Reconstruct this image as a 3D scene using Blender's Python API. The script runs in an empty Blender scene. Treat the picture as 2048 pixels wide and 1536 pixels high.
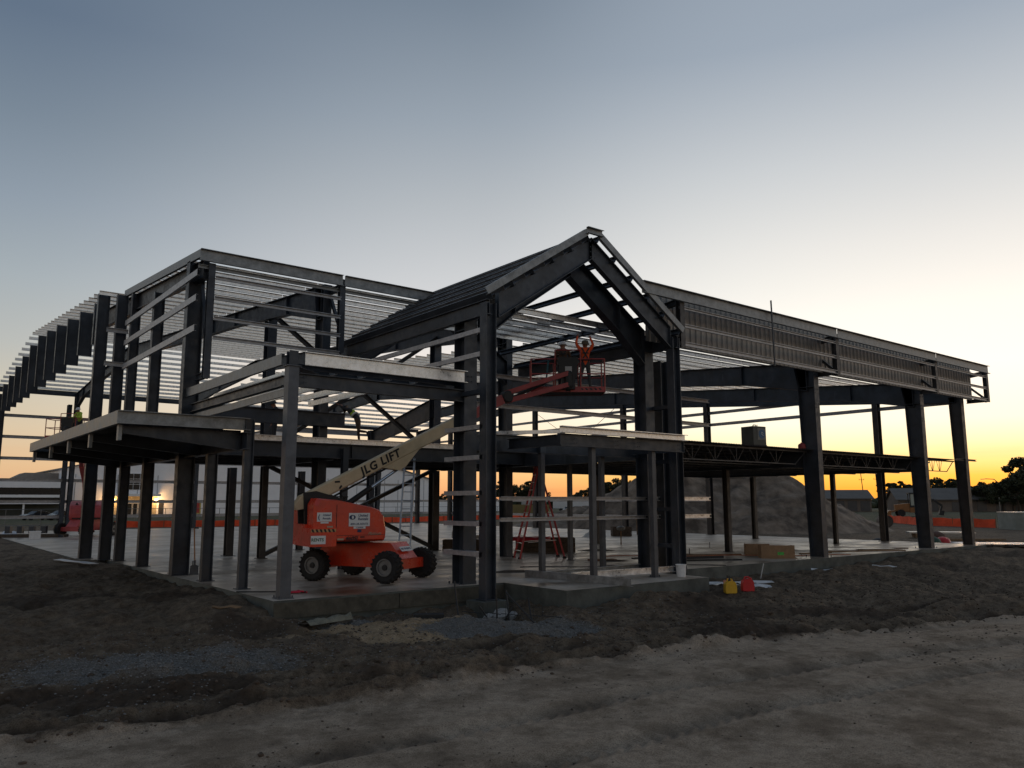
import bpy, bmesh, math, random
import numpy as np
from mathutils import Vector, Matrix, noise
R = math.radians
random.seed(7); rng = np.random.default_rng(7)
S = bpy.context.scene
COL = S.collection

# ------------------------------------------------------------------ camera
cam_d = bpy.data.cameras.new('camera'); cam = bpy.data.objects.new('camera', cam_d); COL.objects.link(cam)
S.camera = cam
cam_d.sensor_fit = 'HORIZONTAL'; cam_d.sensor_width = 36.0; cam_d.lens = 27.954
cam_d.clip_start = 0.1; cam_d.clip_end = 4000
_p, _t, _r = 0.146897285, 0.900536126, -0.00146733
F = Vector((math.cos(_t)*math.cos(_p), math.sin(_t)*math.cos(_p), math.sin(_p)))
Rv = Vector((math.sin(_t), -math.cos(_t), 0)); Uv = Rv.cross(F)
Rr = Rv*math.cos(_r)+Uv*math.sin(_r); Ur = Uv*math.cos(_r)-Rv*math.sin(_r)
M = Matrix((Rr, Ur, -F)).transposed().to_4x4(); M.translation = (0, 0, 2.2)
cam.matrix_world = M

# ------------------------------------------------------------------ world: dusk sky
def srgb(h):
    h = h.lstrip('#'); c = [int(h[i:i+2], 16)/255 for i in (0, 2, 4)]
    return tuple((x/12.92 if x <= .04045 else ((x+.055)/1.055)**2.4) for x in c)+(1.0,)
W = bpy.data.worlds.new('World'); S.world = W; W.use_nodes = True
nt = W.node_tree; nt.nodes.clear()
def N(t, **k):
    n = nt.nodes.new(t)
    for a, b in k.items(): setattr(n, a, b)
    return n
def mth(op, a, b=None, clamp=False):
    n = N('ShaderNodeMath', operation=op, use_clamp=clamp)
    for i, v in enumerate((a, b)):
        if v is None: continue
        if isinstance(v, (int, float)): n.inputs[i].default_value = v
        else: nt.links.new(v, n.inputs[i])
    return n.outputs[0]
SUN_AZ = R(18.0)
tc = N('ShaderNodeTexCoord'); sp = N('ShaderNodeSeparateXYZ'); nt.links.new(tc.outputs['Generated'], sp.inputs[0])
x, y, z = sp.outputs
hl = mth('SQRT', mth('ADD', mth('MULTIPLY', x, x), mth('ADD', mth('MULTIPLY', y, y), 1e-6)))
sd = mth('DIVIDE', mth('ADD', mth('MULTIPLY', x, math.cos(SUN_AZ)), mth('MULTIPLY', y, math.sin(SUN_AZ))), hl)
def ramp(stops):
    n = N('ShaderNodeValToRGB'); cr = n.color_ramp; cr.interpolation = 'EASE' if False else 'LINEAR'
    for i, (p, c) in enumerate(stops):
        e = cr.elements[i] if i < 2 else cr.elements.new(p)
        e.position = p; e.color = srgb(c)
    return n
zz = mth('SQRT', mth('MAXIMUM', z, 0.0))           # position = sqrt(sin elevation)
q = lambda v: math.sqrt(v)
rl = ramp([(0.0, 'cb9a78'), (q(.012), 'd8a880'), (q(.04), 'dcb88f'), (q(.08), 'd0bda2'), (q(.12), 'c4bcab'), (q(.17), 'b1b3b0'), (q(.24), '9ea7ad'), (q(.32), '8894a1'), (q(.40), '72808f'), (q(.49), '5c6c80'), (1.0, '687688')])
rc = ramp([(0.0, 'd99366'), (q(.012), 'eeaa74'), (q(.035), 'f8c288'), (q(.06), 'fcd8ac'), (q(.09), 'fde7cb'), (q(.13), 'fae8d8'), (q(.19), 'e4deda'), (q(.26), 'cbccce'), (q(.36), 'afb4b9'), (q(.45), '939da8'), (q(.56), '73808f'), (1.0, '687688')])
rr = ramp([(0.0, 'f09a40'), (q(.014), 'fbae42'), (q(.028), 'fcc45a'), (q(.045), 'fde196'), (q(.065), 'fef4c2'), (q(.09), 'fffce4'), (q(.15), 'fffdf2'), (q(.21), 'f8f5ec'), (q(.29), 'e2e1dd'), (q(.38), 'c5c9cc'), (q(.5), '98a3b0'), (1.0, '687688')])
for r_ in (rl, rc, rr): nt.links.new(zz, r_.inputs[0])
def mapr(v, a, b):
    n = N('ShaderNodeMapRange', interpolation_type='SMOOTHSTEP'); nt.links.new(v, n.inputs[0])
    n.inputs[1].default_value = a; n.inputs[2].default_value = b; return n.outputs[0]
def mix(f, a, b, mode='MIX'):
    n = N('ShaderNodeMix', data_type='RGBA', blend_type=mode)
    if isinstance(f, (int, float)): n.inputs['Factor'].default_value = f
    else: nt.links.new(f, n.inputs['Factor'])
    for s, v in ((n.inputs[6], a), (n.inputs[7], b)):
        if isinstance(v, tuple): s.default_value = v
        else: nt.links.new(v, s)
    return n.outputs[2]
a1 = mapr(sd, .36, .835); a2 = mapr(sd, .80, .995)
skyc = mix(a2, mix(a1, rl.outputs[0], rc.outputs[0]), rr.outputs[0])
# thin streaks of cloud low over the sunset
mpv = N('ShaderNodeMapping'); mpv.inputs['Scale'].default_value = (2.2, 2.2, 46); nt.links.new(tc.outputs['Generated'], mpv.inputs[0])
nz = N('ShaderNodeTexNoise'); nz.inputs['Scale'].default_value = 1.6; nz.inputs['Detail'].default_value = 5; nt.links.new(mpv.outputs[0], nz.inputs[0])
band = mth('MULTIPLY', mapr(nz.outputs[0], .48, .72), mth('SUBTRACT', 1.0, mapr(z, .03, .075)))
skyc = mix(mth('MULTIPLY', band, .28), skyc, srgb('d98a5c'))
nz2 = N('ShaderNodeTexNoise'); nz2.inputs['Scale'].default_value = 1.3; nt.links.new(tc.outputs['Generated'], nz2.inputs[0])
var = mth('ADD', mth('MULTIPLY', nz2.outputs[0], .07), .965)
comb = N('ShaderNodeVectorMath', operation='SCALE'); nt.links.new(skyc, comb.inputs[0]); nt.links.new(var, comb.inputs['Scale'])
below = mapr(z, -.03, 0.0)
skyf = mix(below, (.045, .04, .035, 1), comb.outputs[0])
# a share of the physical sky, with the sun just under the horizon at the same azimuth
ns = N('ShaderNodeTexSky', sky_type='NISHITA', sun_disc=False); ns.sun_elevation = R(0.5); ns.sun_rotation = R(90)-SUN_AZ
ns.altitude = 0; ns.air_density = 1; ns.dust_density = 1
bg1 = N('ShaderNodeBackground'); nt.links.new(skyf, bg1.inputs[0]); bg1.inputs[1].default_value = 0.96
bg2 = N('ShaderNodeBackground'); nt.links.new(ns.outputs[0], bg2.inputs[0]); bg2.inputs[1].default_value = 0.03
ad = N('ShaderNodeAddShader'); nt.links.new(bg1.outputs[0], ad.inputs[0]); nt.links.new(bg2.outputs[0], ad.inputs[1])
wo = N('ShaderNodeOutputWorld'); nt.links.new(ad.outputs[0], wo.inputs[0])

sl = bpy.data.lights.new('sun', 'SUN'); sl.energy = 0.30; sl.angle = R(9); sl.color = (1, .60, .32)
so = bpy.data.objects.new('sun', sl); COL.objects.link(so)
sdir = Vector((math.cos(SUN_AZ)*math.cos(R(2.5)), math.sin(SUN_AZ)*math.cos(R(2.5)), math.sin(R(2.5))))
so.rotation_euler = sdir.to_track_quat('Z', 'Y').to_euler(); so.location = (60, 20, 30)
vs = S.view_settings; vs.view_transform = 'Standard'; vs.look = 'None'; vs.exposure = 0.12; vs.gamma = 1; vs.use_curve_mapping = False

# ------------------------------------------------------------------ materials
MATS = {}
def mat(name, col, rough=.7, metal=0.0, var=.25, scale=3.0, bump=.0, bscale=20, col2=None, detail=6, spec=.5, emit=None, estr=0, rvar=0.0, thr=(.35, .65)):
    if name in MATS: return MATS[name]
    m = bpy.data.materials.new(name); m.use_nodes = True; t = m.node_tree; b = t.nodes['Principled BSDF']
    c = tuple(col)[:3]
    b.inputs['Roughness'].default_value = rough; b.inputs['Metallic'].default_value = metal
    b.inputs['Specular IOR Level'].default_value = spec
    tcn = t.nodes.new('ShaderNodeTexCoord')
    n = t.nodes.new('ShaderNodeTexNoise'); n.inputs['Scale'].default_value = scale; n.inputs['Detail'].default_value = detail; n.inputs['Roughness'].default_value = .65
    t.links.new(tcn.outputs['Object'], n.inputs['Vector'])
    cr = t.nodes.new('ShaderNodeValToRGB'); cr.color_ramp.elements[0].position = thr[0]; cr.color_ramp.elements[1].position = thr[1]
    if col2 is None:
        cr.color_ramp.elements[0].color = tuple(max(0, v*(1-var)) for v in c)+(1,)
        cr.color_ramp.elements[1].color = tuple(min(1, v*(1+var)) for v in c)+(1,)
    else:
        cr.color_ramp.elements[0].color = c+(1,); cr.color_ramp.elements[1].color = tuple(col2)[:3]+(1,)
    t.links.new(n.outputs[0], cr.inputs[0]); t.links.new(cr.outputs[0], b.inputs['Base Color'])
    if rvar:
        mr = t.nodes.new('ShaderNodeMapRange'); mr.inputs[1].default_value = .3; mr.inputs[2].default_value = .7
        mr.inputs[3].default_value = rough-rvar; mr.inputs[4].default_value = rough+rvar
        t.links.new(n.outputs[0], mr.inputs[0]); t.links.new(mr.outputs[0], b.inputs['Roughness'])
    if bump:
        n2 = t.nodes.new('ShaderNodeTexNoise'); n2.inputs['Scale'].default_value = bscale; n2.inputs['Detail'].default_value = 4
        t.links.new(tcn.outputs['Object'], n2.inputs['Vector'])
        bp = t.nodes.new('ShaderNodeBump'); bp.inputs['Strength'].default_value = bump; bp.inputs['Distance'].default_value = .02
        t.links.new(n2.outputs[0], bp.inputs['Height']); t.links.new(bp.outputs[0], b.inputs['Normal'])
    if emit:
        b.inputs['Emission Color'].default_value = tuple(emit)+(1,); b.inputs['Emission Strength'].default_value = estr
    MATS[name] = m; return m
def steel_mat(name, col, rough):
    m = bpy.data.materials.new(name); m.use_nodes = True; t = m.node_tree; b = t.nodes['Principled BSDF']; L = t.links.new
    g = t.nodes.new('ShaderNodeNewGeometry')
    def noi(s, sc=(1, 1, 1), d=5, r=.6):
        mp = t.nodes.new('ShaderNodeMapping'); mp.inputs['Scale'].default_value = sc; L(g.outputs['Position'], mp.inputs[0])
        n = t.nodes.new('ShaderNodeTexNoise'); n.inputs['Scale'].default_value = s; n.inputs['Detail'].default_value = d; n.inputs['Roughness'].default_value = r; L(mp.outputs[0], n.inputs['Vector']); return n.outputs[0]
    def rp(v, a, ca, b_, cb):
        n = t.nodes.new('ShaderNodeValToRGB'); e = n.color_ramp.elements; e[0].position = a; e[0].color = tuple(ca)+(1,); e[1].position = b_; e[1].color = tuple(cb)+(1,); L(v, n.inputs[0]); return n.outputs[0]
    def mx(f, a, b_):
        n = t.nodes.new('ShaderNodeMix'); n.data_type = 'RGBA'; L(f, n.inputs[0]); L(a, n.inputs[6])
        if isinstance(b_, tuple): n.inputs[7].default_value = b_
        else: L(b_, n.inputs[7])
        return n.outputs[2]
    c0 = rp(noi(1.3), .35, [v*.7 for v in col], .66, [v*1.45 for v in col])
    c1 = mx(rp(noi(3.2, (1, 1, .25), 6, .7), .60, (0, 0, 0), .72, (.55, .55, .55)), c0, (col[0]*2.6, col[1]*2.5, col[2]*2.3, 1))      # chalky scuffs
    c2 = mx(rp(noi(9, (1, 1, .6), 6, .75), .66, (0, 0, 0), .72, (.7, .7, .7)), c1, (.075, .035, .02, 1))                          # rust blooms
    L(c2, b.inputs['Base Color']); b.inputs['Metallic'].default_value = .15; b.inputs['Specular IOR Level'].default_value = .55
    mr = t.nodes.new('ShaderNodeMapRange'); L(noi(5), mr.inputs[0]); mr.inputs[1].default_value = .3; mr.inputs[2].default_value = .7; mr.inputs[3].default_value = rough-.12; mr.inputs[4].default_value = rough+.14; L(mr.outputs[0], b.inputs['Roughness'])
    bp = t.nodes.new('ShaderNodeBump'); bp.inputs['Strength'].default_value = .12; bp.inputs['Distance'].default_value = .01; L(noi(14), bp.inputs['Height']); L(bp.outputs[0], b.inputs['Normal'])
    MATS[name] = m; return m
steel = steel_mat('primed_steel', (.034, .041, .053), .46)
steelw = steel_mat('primed_steel_brown', (.044, .041, .042), .5)
galv = mat('galvanized_steel', (.72, .72, .72), .32, .7, .28, 4, .12, 30, rvar=.1)
galvd = mat('dull_galvanized_steel', (.25, .26, .265), .48, .45, .4, 3, .2, 30, rvar=.12)
girtm = mat('girt_grey_steel', (.40, .40, .41), .45, .35, .2, 5, .1, 30)
deckm = mat('deck_steel', (.07, .06, .055), .7, .2, .3, 3)
sheetm = mat('wall_sheet_steel', (.24, .225, .21), .5, .55, .15, 1.5, .1, 20)
conc = None
orange = mat('orange_paint', (.72, .052, .020), .30, 0, .12, 1.8, .05, 20, spec=.6, rvar=.12, col2=(.40, .05, .03), thr=(.42, .8))
redp = mat('faded_red_paint', (.32, .045, .045), .45, 0, .15, 3)
cream = mat('cream_paint', (.56, .46, .30), .45, 0, .1, 3)
rubber = mat('tyre_rubber', (.018, .017, .017), .9, 0, .3, 8, .3, 40)
black = mat('black_paint', (.012, .012, .013), .6, 0, .2, 5)
rimm = mat('grey_rim', (.16, .16, .16), .5, .3, .2, 6)
white = mat('white_decal', (.75, .75, .75), .5, 0, .04, 4)
navy = mat('navy_ink', (.01, .03, .10), .5, 0, .05, 4)
chrome = mat('chrome_rod', (.7, .7, .72), .18, 1, .05, 4)
wood = mat('raw_lumber', (.20, .12, .06), .8, 0, .3, 6, .3, 30)
cardb = mat('cardboard', (.27, .165, .09), .85, 0, .15, 5)
alum = mat('aluminium', (.5, .5, .5), .4, .8, .1, 6)
fence_or = mat('orange_fabric', (.80, .085, .025), .8, 0, .18, .8)
wbld = mat('pale_metal_cladding', (.82, .83, .86), .6, 0, .05, .3)
skinm = mat('skin', (.28, .13, .085), .6, 0, .1, 10)
plastw = mat('white_plastic', (.68, .68, .68), .5, 0, .08, 9)

# ------------------------------------------------------------------ helpers
class MB:
    def __init__(s): s.v = []; s.f = []; s.m = []
    def add(s, vs, fs, mi=0):
        o = len(s.v); s.v += [tuple(v) for v in vs]; s.f += [tuple(i+o for i in f) for f in fs]; s.m += [mi]*len(fs); return s
    def box(s, x0, x1, y0, y1, z0, z1, mi=0):
        vs = [(x0, y0, z0), (x1, y0, z0), (x1, y1, z0), (x0, y1, z0), (x0, y0, z1), (x1, y0, z1), (x1, y1, z1), (x0, y1, z1)]
        return s.add(vs, [(0, 3, 2, 1), (4, 5, 6, 7), (0, 1, 5, 4), (1, 2, 6, 5), (2, 3, 7, 6), (3, 0, 4, 7)], mi)
    def bar(s, p0, p1, w, h, up=(0, 0, 1), mi=0):
        return s.sweep([(-w/2, -h/2), (w/2, -h/2), (w/2, h/2), (-w/2, h/2)], p0, p1, up, mi)
    def sweep(s, prof, p0, p1, up=(0, 0, 1), mi=0, cap=True, prof2=None):
        p0 = Vector(p0); p1 = Vector(p1); d = (p1-p0).normalized(); up = Vector(up)
        if abs(d.dot(up)) > .98: up = Vector((0, 1, 0)) if abs(d.y) < .9 else Vector((1, 0, 0))
        side = d.cross(up).normalized(); u = side.cross(d).normalized(); n = len(prof); q2 = prof2 or prof
        vs = [p0+side*a+u*b for a, b in prof]+[p1+side*a+u*b for a, b in q2]
        fs = [(i, (i+1) % n, n+(i+1) % n, n+i) for i in range(n)]
        if cap: fs += [tuple(range(n))[::-1], tuple(range(n, 2*n))]
        return s.add(vs, fs, mi)
    def tube(s, pts, r, n=6, mi=0, r2=None):
        pts = [Vector(p) for p in pts]
        for i in range(len(pts)-1):
            ra = r; rb = r if r2 is None else r2
            if r2 is not None and len(pts) > 2:
                ra = r+(r2-r)*i/(len(pts)-1); rb = r+(r2-r)*(i+1)/(len(pts)-1)
            c = [(math.cos(2*math.pi*k/n), math.sin(2*math.pi*k/n)) for k in range(n)]
            s.sweep([(a*ra, b*ra) for a, b in c], pts[i], pts[i+1], (0, 0, 1), mi, True, [(a*rb, b*rb) for a, b in c])
        return s
    def prism(s, poly, axis, a, b, mi=0):   # poly in the two other axes (cyclic order kept), extruded along axis
        n = len(poly)
        def P(u, w, t): return {'x': (t, u, w), 'y': (u, t, w), 'z': (u, w, t)}[axis]
        vs = [P(u, w, a) for u, w in poly]+[P(u, w, b) for u, w in poly]
        return s.add(vs, [(i, (i+1) % n, n+(i+1) % n, n+i) for i in range(n)]+[tuple(range(n))[::-1], tuple(range(n, 2*n))], mi)
    def lathe(s, prof, c=(0, 0, 0), axis='z', n=16, mi=0):  # prof: (radius, height)
        vs = []; fs = []
        for r, h in prof:
            for k in range(n):
                a = 2*math.pi*k/n; u, w = r*math.cos(a), r*math.sin(a)
                p = {'z': (u, w, h), 'x': (h, u, w), 'y': (u, h, w)}[axis]
                vs.append((p[0]+c[0], p[1]+c[1], p[2]+c[2]))
        for i in range(len(prof)-1):
            for k in range(n): fs.append((i*n+k, i*n+(k+1) % n, (i+1)*n+(k+1) % n, (i+1)*n+k))
        fs.append(tuple(range(n))[::-1]); fs.append(tuple(range((len(prof)-1)*n, len(prof)*n)))
        return s.add(vs, fs, mi)
    def mesh(s, name, mats, smooth=False):
        me = bpy.data.meshes.new(name); me.from_pydata(s.v, [], s.f); me.polygons.foreach_set('material_index', s.m)
        for m in (mats if isinstance(mats, (list, tuple)) else [mats]): me.materials.append(m)
        bm = bmesh.new(); bm.from_mesh(me); bmesh.ops.recalc_face_normals(bm, faces=bm.faces); bm.to_mesh(me); bm.free()
        if smooth: me.polygons.foreach_set('use_smooth', [True]*len(me.polygons))
        me.update(); return me
    def build(s, name, mats, parent=None, smooth=False, loc=None, world=False):
        """world=True: vertices are world coordinates, parent is an unrotated Empty."""
        if world and parent is not None:
            o = parent.location; s.v = [(a-o.x, b-o.y, c-o.z) for a, b, c in s.v]
        me = s.mesh(name, mats, smooth); return link(name, me, parent, loc)
def link(name, me, parent=None, loc=None, rot=None):
    ob = bpy.data.objects.new(name, me); COL.objects.link(ob)
    if parent is not None: ob.parent = parent
    if loc is not None: ob.location = loc
    if rot is not None: ob.rotation_euler = rot
    return ob
def tag(o, label=None, cat=None, group=None, kind=None):
    for k, v in (('label', label), ('category', cat), ('group', group), ('kind', kind)):
        if v: o[k] = v
    return o
def thing(name, loc, label, cat, group=None, rz=0):
    o = bpy.data.objects.new(name, None); COL.objects.link(o); o.location = loc; o.rotation_euler = (0, 0, rz)
    return tag(o, label, cat, group)
def dup(root, loc=None, rz=None, label=None):
    r = root.copy(); COL.objects.link(r)
    if loc is not None: r.location = loc
    if rz is not None: r.rotation_euler = (0, 0, rz)
    if label: r['label'] = label
    for ch in list(root.children):
        c = ch.copy(); COL.objects.link(c); c.parent = r
        for g in ch.children:
            d = g.copy(); COL.objects.link(d); d.parent = c
    return r
def iprof(w, h, tf=.022, tw=.016):
    a, b = w/2, h/2; t = tw/2
    return [(-a, -b), (a, -b), (a, -b+tf), (t, -b+tf), (t, b-tf), (a, b-tf), (a, b), (-a, b), (-a, b-tf), (-t, b-tf), (-t, -b+tf), (-a, -b+tf)]
def cprof(w, h, t=.006, flip=1):
    a, b = w*flip, h/2
    return [(0, -b), (a, -b), (a, -b+.02), (a-t*flip, -b+.02), (a-t*flip, -b+t), (t*flip, -b+t), (t*flip, b-t), (a-t*flip, b-t), (a-t*flip, b-.02), (a, b-.02), (a, b), (0, b)]
_cache = {}
def member(name, prof, p0, p1, up, m, parent, key=None):
    """a straight rolled member from world point p0 to p1; alike members share their mesh"""
    p0 = Vector(p0); p1 = Vector(p1); L = round((p1-p0).length, 2)
    k = (name, tuple(prof), L, m.name)
    if k not in _cache:
        _cache[k] = MB().sweep(prof, (0, 0, 0), (L, 0, 0), (0, 0, 1)).mesh(name, m)
    d = (p1-p0).normalized(); up = Vector(up)
    if abs(d.dot(up)) > .98: up = Vector((0, 1, 0))
    side = d.cross(up).normalized(); u = side.cross(d)
    # local axes in the shared mesh: X along, -Y side, Z up
    Mx = Matrix((d, -side, u)).transposed().to_4x4(); Mx.translation = p0-(parent.location if parent else Vector())
    o = link(name, _cache[k], parent); o.matrix_local = Mx; return o

# ------------------------------------------------------------------ ground
def vnoise(x, y, s, seed=0, octs=4):
    out = np.zeros_like(x); amp = 1; tot = 0
    for o in range(octs):
        xs = x/s+seed*17.3+o*5.1; ys = y/s-seed*9.7+o*3.7
        xi = np.floor(xs).astype(np.int64); yi = np.floor(ys).astype(np.int64); fx = xs-xi; fy = ys-yi
        fx = fx*fx*(3-2*fx); fy = fy*fy*(3-2*fy)
        def h(a, b):
            n = (a*374761393+b*668265263+seed*1442695041) & 0xffffffff
            n = ((n ^ (n >> 13))*1274126177) & 0xffffffff
            return ((n ^ (n >> 16)) & 0xffff)/65535.0
        v = (h(xi, yi)*(1-fx)+h(xi+1, yi)*fx)*(1-fy)+(h(xi, yi+1)*(1-fx)+h(xi+1, yi+1)*fx)*fy
        out += v*amp; tot += amp; amp *= .5; s = s/2
    return out/tot
def ss(a, b, v):
    t = np.clip((v-a)/(b-a), 0, 1); return t*t*(3-2*t)
# slab outline and a signed inside mask of the slab (used to keep the soil under it)
SLAB = [(7.2, 17.7), (13.72, 17.7), (13.72, 15.13), (19.35, 15.13), (19.35, 17.35), (44.6, 17.35), (44.6, 72.0), (6.4, 72.0), (6.4, 34.8), (7.2, 34.8)]
def road_y(x):      # near edge of the soft soil: the packed road lies on the camera side of this line
    return np.interp(x, [-30, 1.3, 5.3, 8.9, 13, 20.5, 40, 90], [13, 10.6, 10.15, 10.1, 9.4, 7.6, 3.0, -12])
def gheight(x, y):
    z = np.full_like(x, -.46)
    near = 1-ss(40, 90, np.hypot(x, y))
    road = ss(.35, -.45, y-road_y(x)-.9*(vnoise(x, y, 5.0, 5, 3)-.5))
    rough = near*(1-road)
    track = .5*(vnoise(x, y, .22, 71, 2)-.5)
    z += rough*((vnoise(x, y, 1.9, 1, 4)-.5)*.40+(vnoise(x, y, .5, 2, 4)-.5)*.24+(vnoise(x, y, .16, 3, 3)-.5)*.11)
    z += near*road*((vnoise(x, y, 3.0, 6, 3)-.5)*.05+(vnoise(x, y, .22, 7, 3)-.5)*.018)
    # tyre ruts along the road's edge
    for off, dp in ((.55, .13), (1.5, .07), (2.6, .08), (-2.0, .05), (-3.5, .05)):
        d = y-road_y(x)-off-.25*(vnoise(x, y, 4, 8, 2)-.5)
        z -= near*dp*np.exp(-(d/.2)**2)*(1+.35*np.sin((x*.93-y*.3+np.abs(d)*.9)*2*np.pi/.24)); z += near*dp*.55*np.exp(-((np.abs(d)-.36)/.12)**2)
    # bank of soil along the left edge of the slab
    bl = ss(9.0, 6.9, x)*ss(16.5, 20.0, y)*ss(-6, 5.5, x)
    z += bl*(.26+.16*ss(24, 34, y))*(.8+.4*vnoise(x, y, 1.2, 11, 3))
    z += .22*np.exp(-((x-6.2)/.9)**2-((y-18.3)/1.2)**2)
    # heap against the entrance slab, and the swell beside the right wing
    z += .42*np.exp(-((x-16.0)/1.6)**2-((y-14.2)/.8)**2)*(.7+.6*vnoise(x, y, .6, 12, 3))
    z += .16*np.exp(-((x-19.0)/1.5)**2-((y-13.2)/1.0)**2)
    z += .20*np.exp(-((x-28.5)/3.2)**2-((y-16.2)/.7)**2)+.30*ss(31, 37, x)*ss(10, 16.2, y)*ss(24, 18, y)
    # sand by the slab and heap of gravel around the footing pit
    z += .10*np.exp(-((x-10.0)/1.4)**2-((y-15.3)/1.3)**2)
    z += .12*np.exp(-((x-10.6)/.5)**2-((y-14.6)/.9)**2)+.08*np.exp(-((x-12.0)/1.0)**2-((y-13.7)/.4)**2)
    pit = np.exp(-(((x-12.15)/.95)**4)-(((y-15.75)/.95)**4)); z -= .75*pit;
    # keep the soil below the slab where it would poke through
    ins = ((x > 6.9) & (y > 17.9)) | ((x > 13.9) & (x < 19.2) & (y > 15.3)) | ((x > 19.2) & (y > 17.6))
    ins &= (x < 44.4) & (y < 71.8) & ((x > 7.3))
    z = np.where(ins, -.62, np.minimum(z, -.02))
    return z
def gz(x, y): return float(gheight(np.array([x], float), np.array([y], float))[0])
th0 = _t
az = np.concatenate([np.linspace(-math.radians(44), math.radians(44), 760), np.linspace(math.radians(46), math.radians(314), 68)])
rad = np.concatenate([np.linspace(.4, 4.6, 8), np.geomspace(4.8, 34, 420), np.geomspace(34.6, 110, 110)[1:], np.geomspace(118, 2600, 22)])
A, Rd = np.meshgrid(az, rad); X = Rd*np.cos(th0-A); Y = Rd*np.sin(th0-A)
Z = gheight(X.ravel(), Y.ravel()).reshape(X.shape)
na, nr = len(az), len(rad); V = np.stack([X.ravel(), Y.ravel(), Z.ravel()], 1)
i0 = (np.arange(nr-1)[:, None]*na+np.arange(na)[None, :]).ravel(); i1 = (np.arange(nr-1)[:, None]*na+(np.arange(na)+1)[None, :] % na).ravel()
Q = np.stack([i0, i1, i1+na, i0+na], 1)
def npmesh(name, V, Q, mats, smooth=True):
    me = bpy.data.meshes.new(name); n = Q.shape[1]
    me.vertices.add(len(V)); me.vertices.foreach_set('co', np.asarray(V, np.float32).ravel())
    me.loops.add(Q.size); me.loops.foreach_set('vertex_index', Q.astype(np.int32).ravel())
    me.polygons.add(len(Q)); me.polygons.foreach_set('loop_start', np.arange(0, Q.size, n, dtype=np.int32))
    if smooth: me.polygons.foreach_set('use_smooth', np.ones(len(Q), bool))
    me.update(calc_edges=True); me.validate()
    for m in (mats if isinstance(mats, (list, tuple)) else [mats]): me.materials.append(m)
    return me
def ground_mat():
    m = bpy.data.materials.new('soil'); m.use_nodes = True; t = m.node_tree; b = t.nodes['Principled BSDF']; L = t.links.new
    g = t.nodes.new('ShaderNodeNewGeometry'); pos = g.outputs['Position']
    def noi(s, d=6, r=.6, off=0):
        mp = t.nodes.new('ShaderNodeMapping'); mp.inputs['Location'].default_value = (off, off*.7, 0); L(pos, mp.inputs[0])
        n = t.nodes.new('ShaderNodeTexNoise'); n.inputs['Scale'].default_value = s; n.inputs['Detail'].default_value = d; n.inputs['Roughness'].default_value = r
        L(mp.outputs[0], n.inputs['Vector']); return n.outputs[0]
    def rp(v, st):
        n = t.nodes.new('ShaderNodeValToRGB')
        for i, (p, c) in enumerate(st):
            e = n.color_ramp.elements[i] if i < 2 else n.color_ramp.elements.new(p); e.position = p; e.color = tuple(c)+(1,) if len(c) == 3 else c
        L(v, n.inputs[0]); return n.outputs[0]
    def mx(f, a, b_):
        n = t.nodes.new('ShaderNodeMix'); n.data_type = 'RGBA'; L(f, n.inputs[0]); L(a, n.inputs[6]); L(b_, n.inputs[7]); return n.outputs[2]
    at = t.nodes.new('ShaderNodeAttribute'); at.attribute_name = 'zone'; sep = t.nodes.new('ShaderNodeSeparateColor'); L(at.outputs['Color'], sep.inputs[0])
    def wob(v, n_, k, lo, hi):
        a = t.nodes.new('ShaderNodeMath'); a.operation = 'MULTIPLY_ADD'; L(n_, a.inputs[0]); a.inputs[1].default_value = k; L(v, a.inputs[2])
        r_ = t.nodes.new('ShaderNodeMapRange'); L(a.outputs[0], r_.inputs[0]); r_.inputs[1].default_value = lo+k/2; r_.inputs[2].default_value = hi+k/2; return r_.outputs[0]
    nA = noi(1.1, 8, .62); nB = noi(7, 8, .7, 3); nC = noi(38, 5, .7, 9); nD = noi(.35, 4, .5, 21)
    nE = noi(.55, 6, .65, 33); nF = noi(2.6, 7, .72, 51)
    soil = mx(nE, rp(nF, [(.34, (.050, .034, .022)), (.5, (.115, .083, .056)), (.66, (.235, .182, .128))]), rp(nB, [(.36, (.055, .039, .027)), (.60, (.20, .152, .108))]))
    road = mx(nE, rp(nF, [(.32, (.175, .134, .096)), (.5, (.315, .248, .184)), (.68, (.43, .345, .262))]), rp(nB, [(.36, (.20, .155, .115)), (.62, (.40, .322, .245))]))
    rp_w = rp(nA, [(.40, (.62, .60, .58)), (.56, (1, 1, 1))]); mlt = t.nodes.new('ShaderNodeMix'); mlt.data_type = 'RGBA'; mlt.blend_type = 'MULTIPLY'; mlt.inputs[0].default_value = 1; L(road, mlt.inputs[6]); L(rp_w, mlt.inputs[7]); road = mlt.outputs[2]
    c = mx(wob(sep.outputs[0], nB, .5, .40, .62), soil, road)
    sand = rp(nB, [(.35, (.24, .17, .10)), (.65, (.42, .31, .20))])
    c = mx(wob(sep.outputs[2], nB, .6, .35, .7), c, sand)
    grav = rp(nC, [(.35, (.09, .082, .074)), (.6, (.20, .188, .172))])
    c = mx(wob(sep.outputs[1], nB, 1.1, .40, .85), c, grav)
    gr_ = rp(noi(60, 3, .8, 77), [(.38, (.60, .58, .56)), (.55, (1.12, 1.12, 1.12))]); ml2 = t.nodes.new('ShaderNodeMix'); ml2.data_type = 'RGBA'; ml2.blend_type = 'MULTIPLY'; ml2.inputs[0].default_value = 1; L(c, ml2.inputs[6]); L(gr_, ml2.inputs[7]); c = ml2.outputs[2]
    am = t.nodes.new('ShaderNodeAttribute'); am.attribute_name = 'mud'
    mdc = rp(nB, [(.35, (.032, .022, .015)), (.65, (.085, .060, .042))])
    c = mx(wob(am.outputs['Fac'], nB, .5, .45, 1.0), c, mdc)
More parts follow.
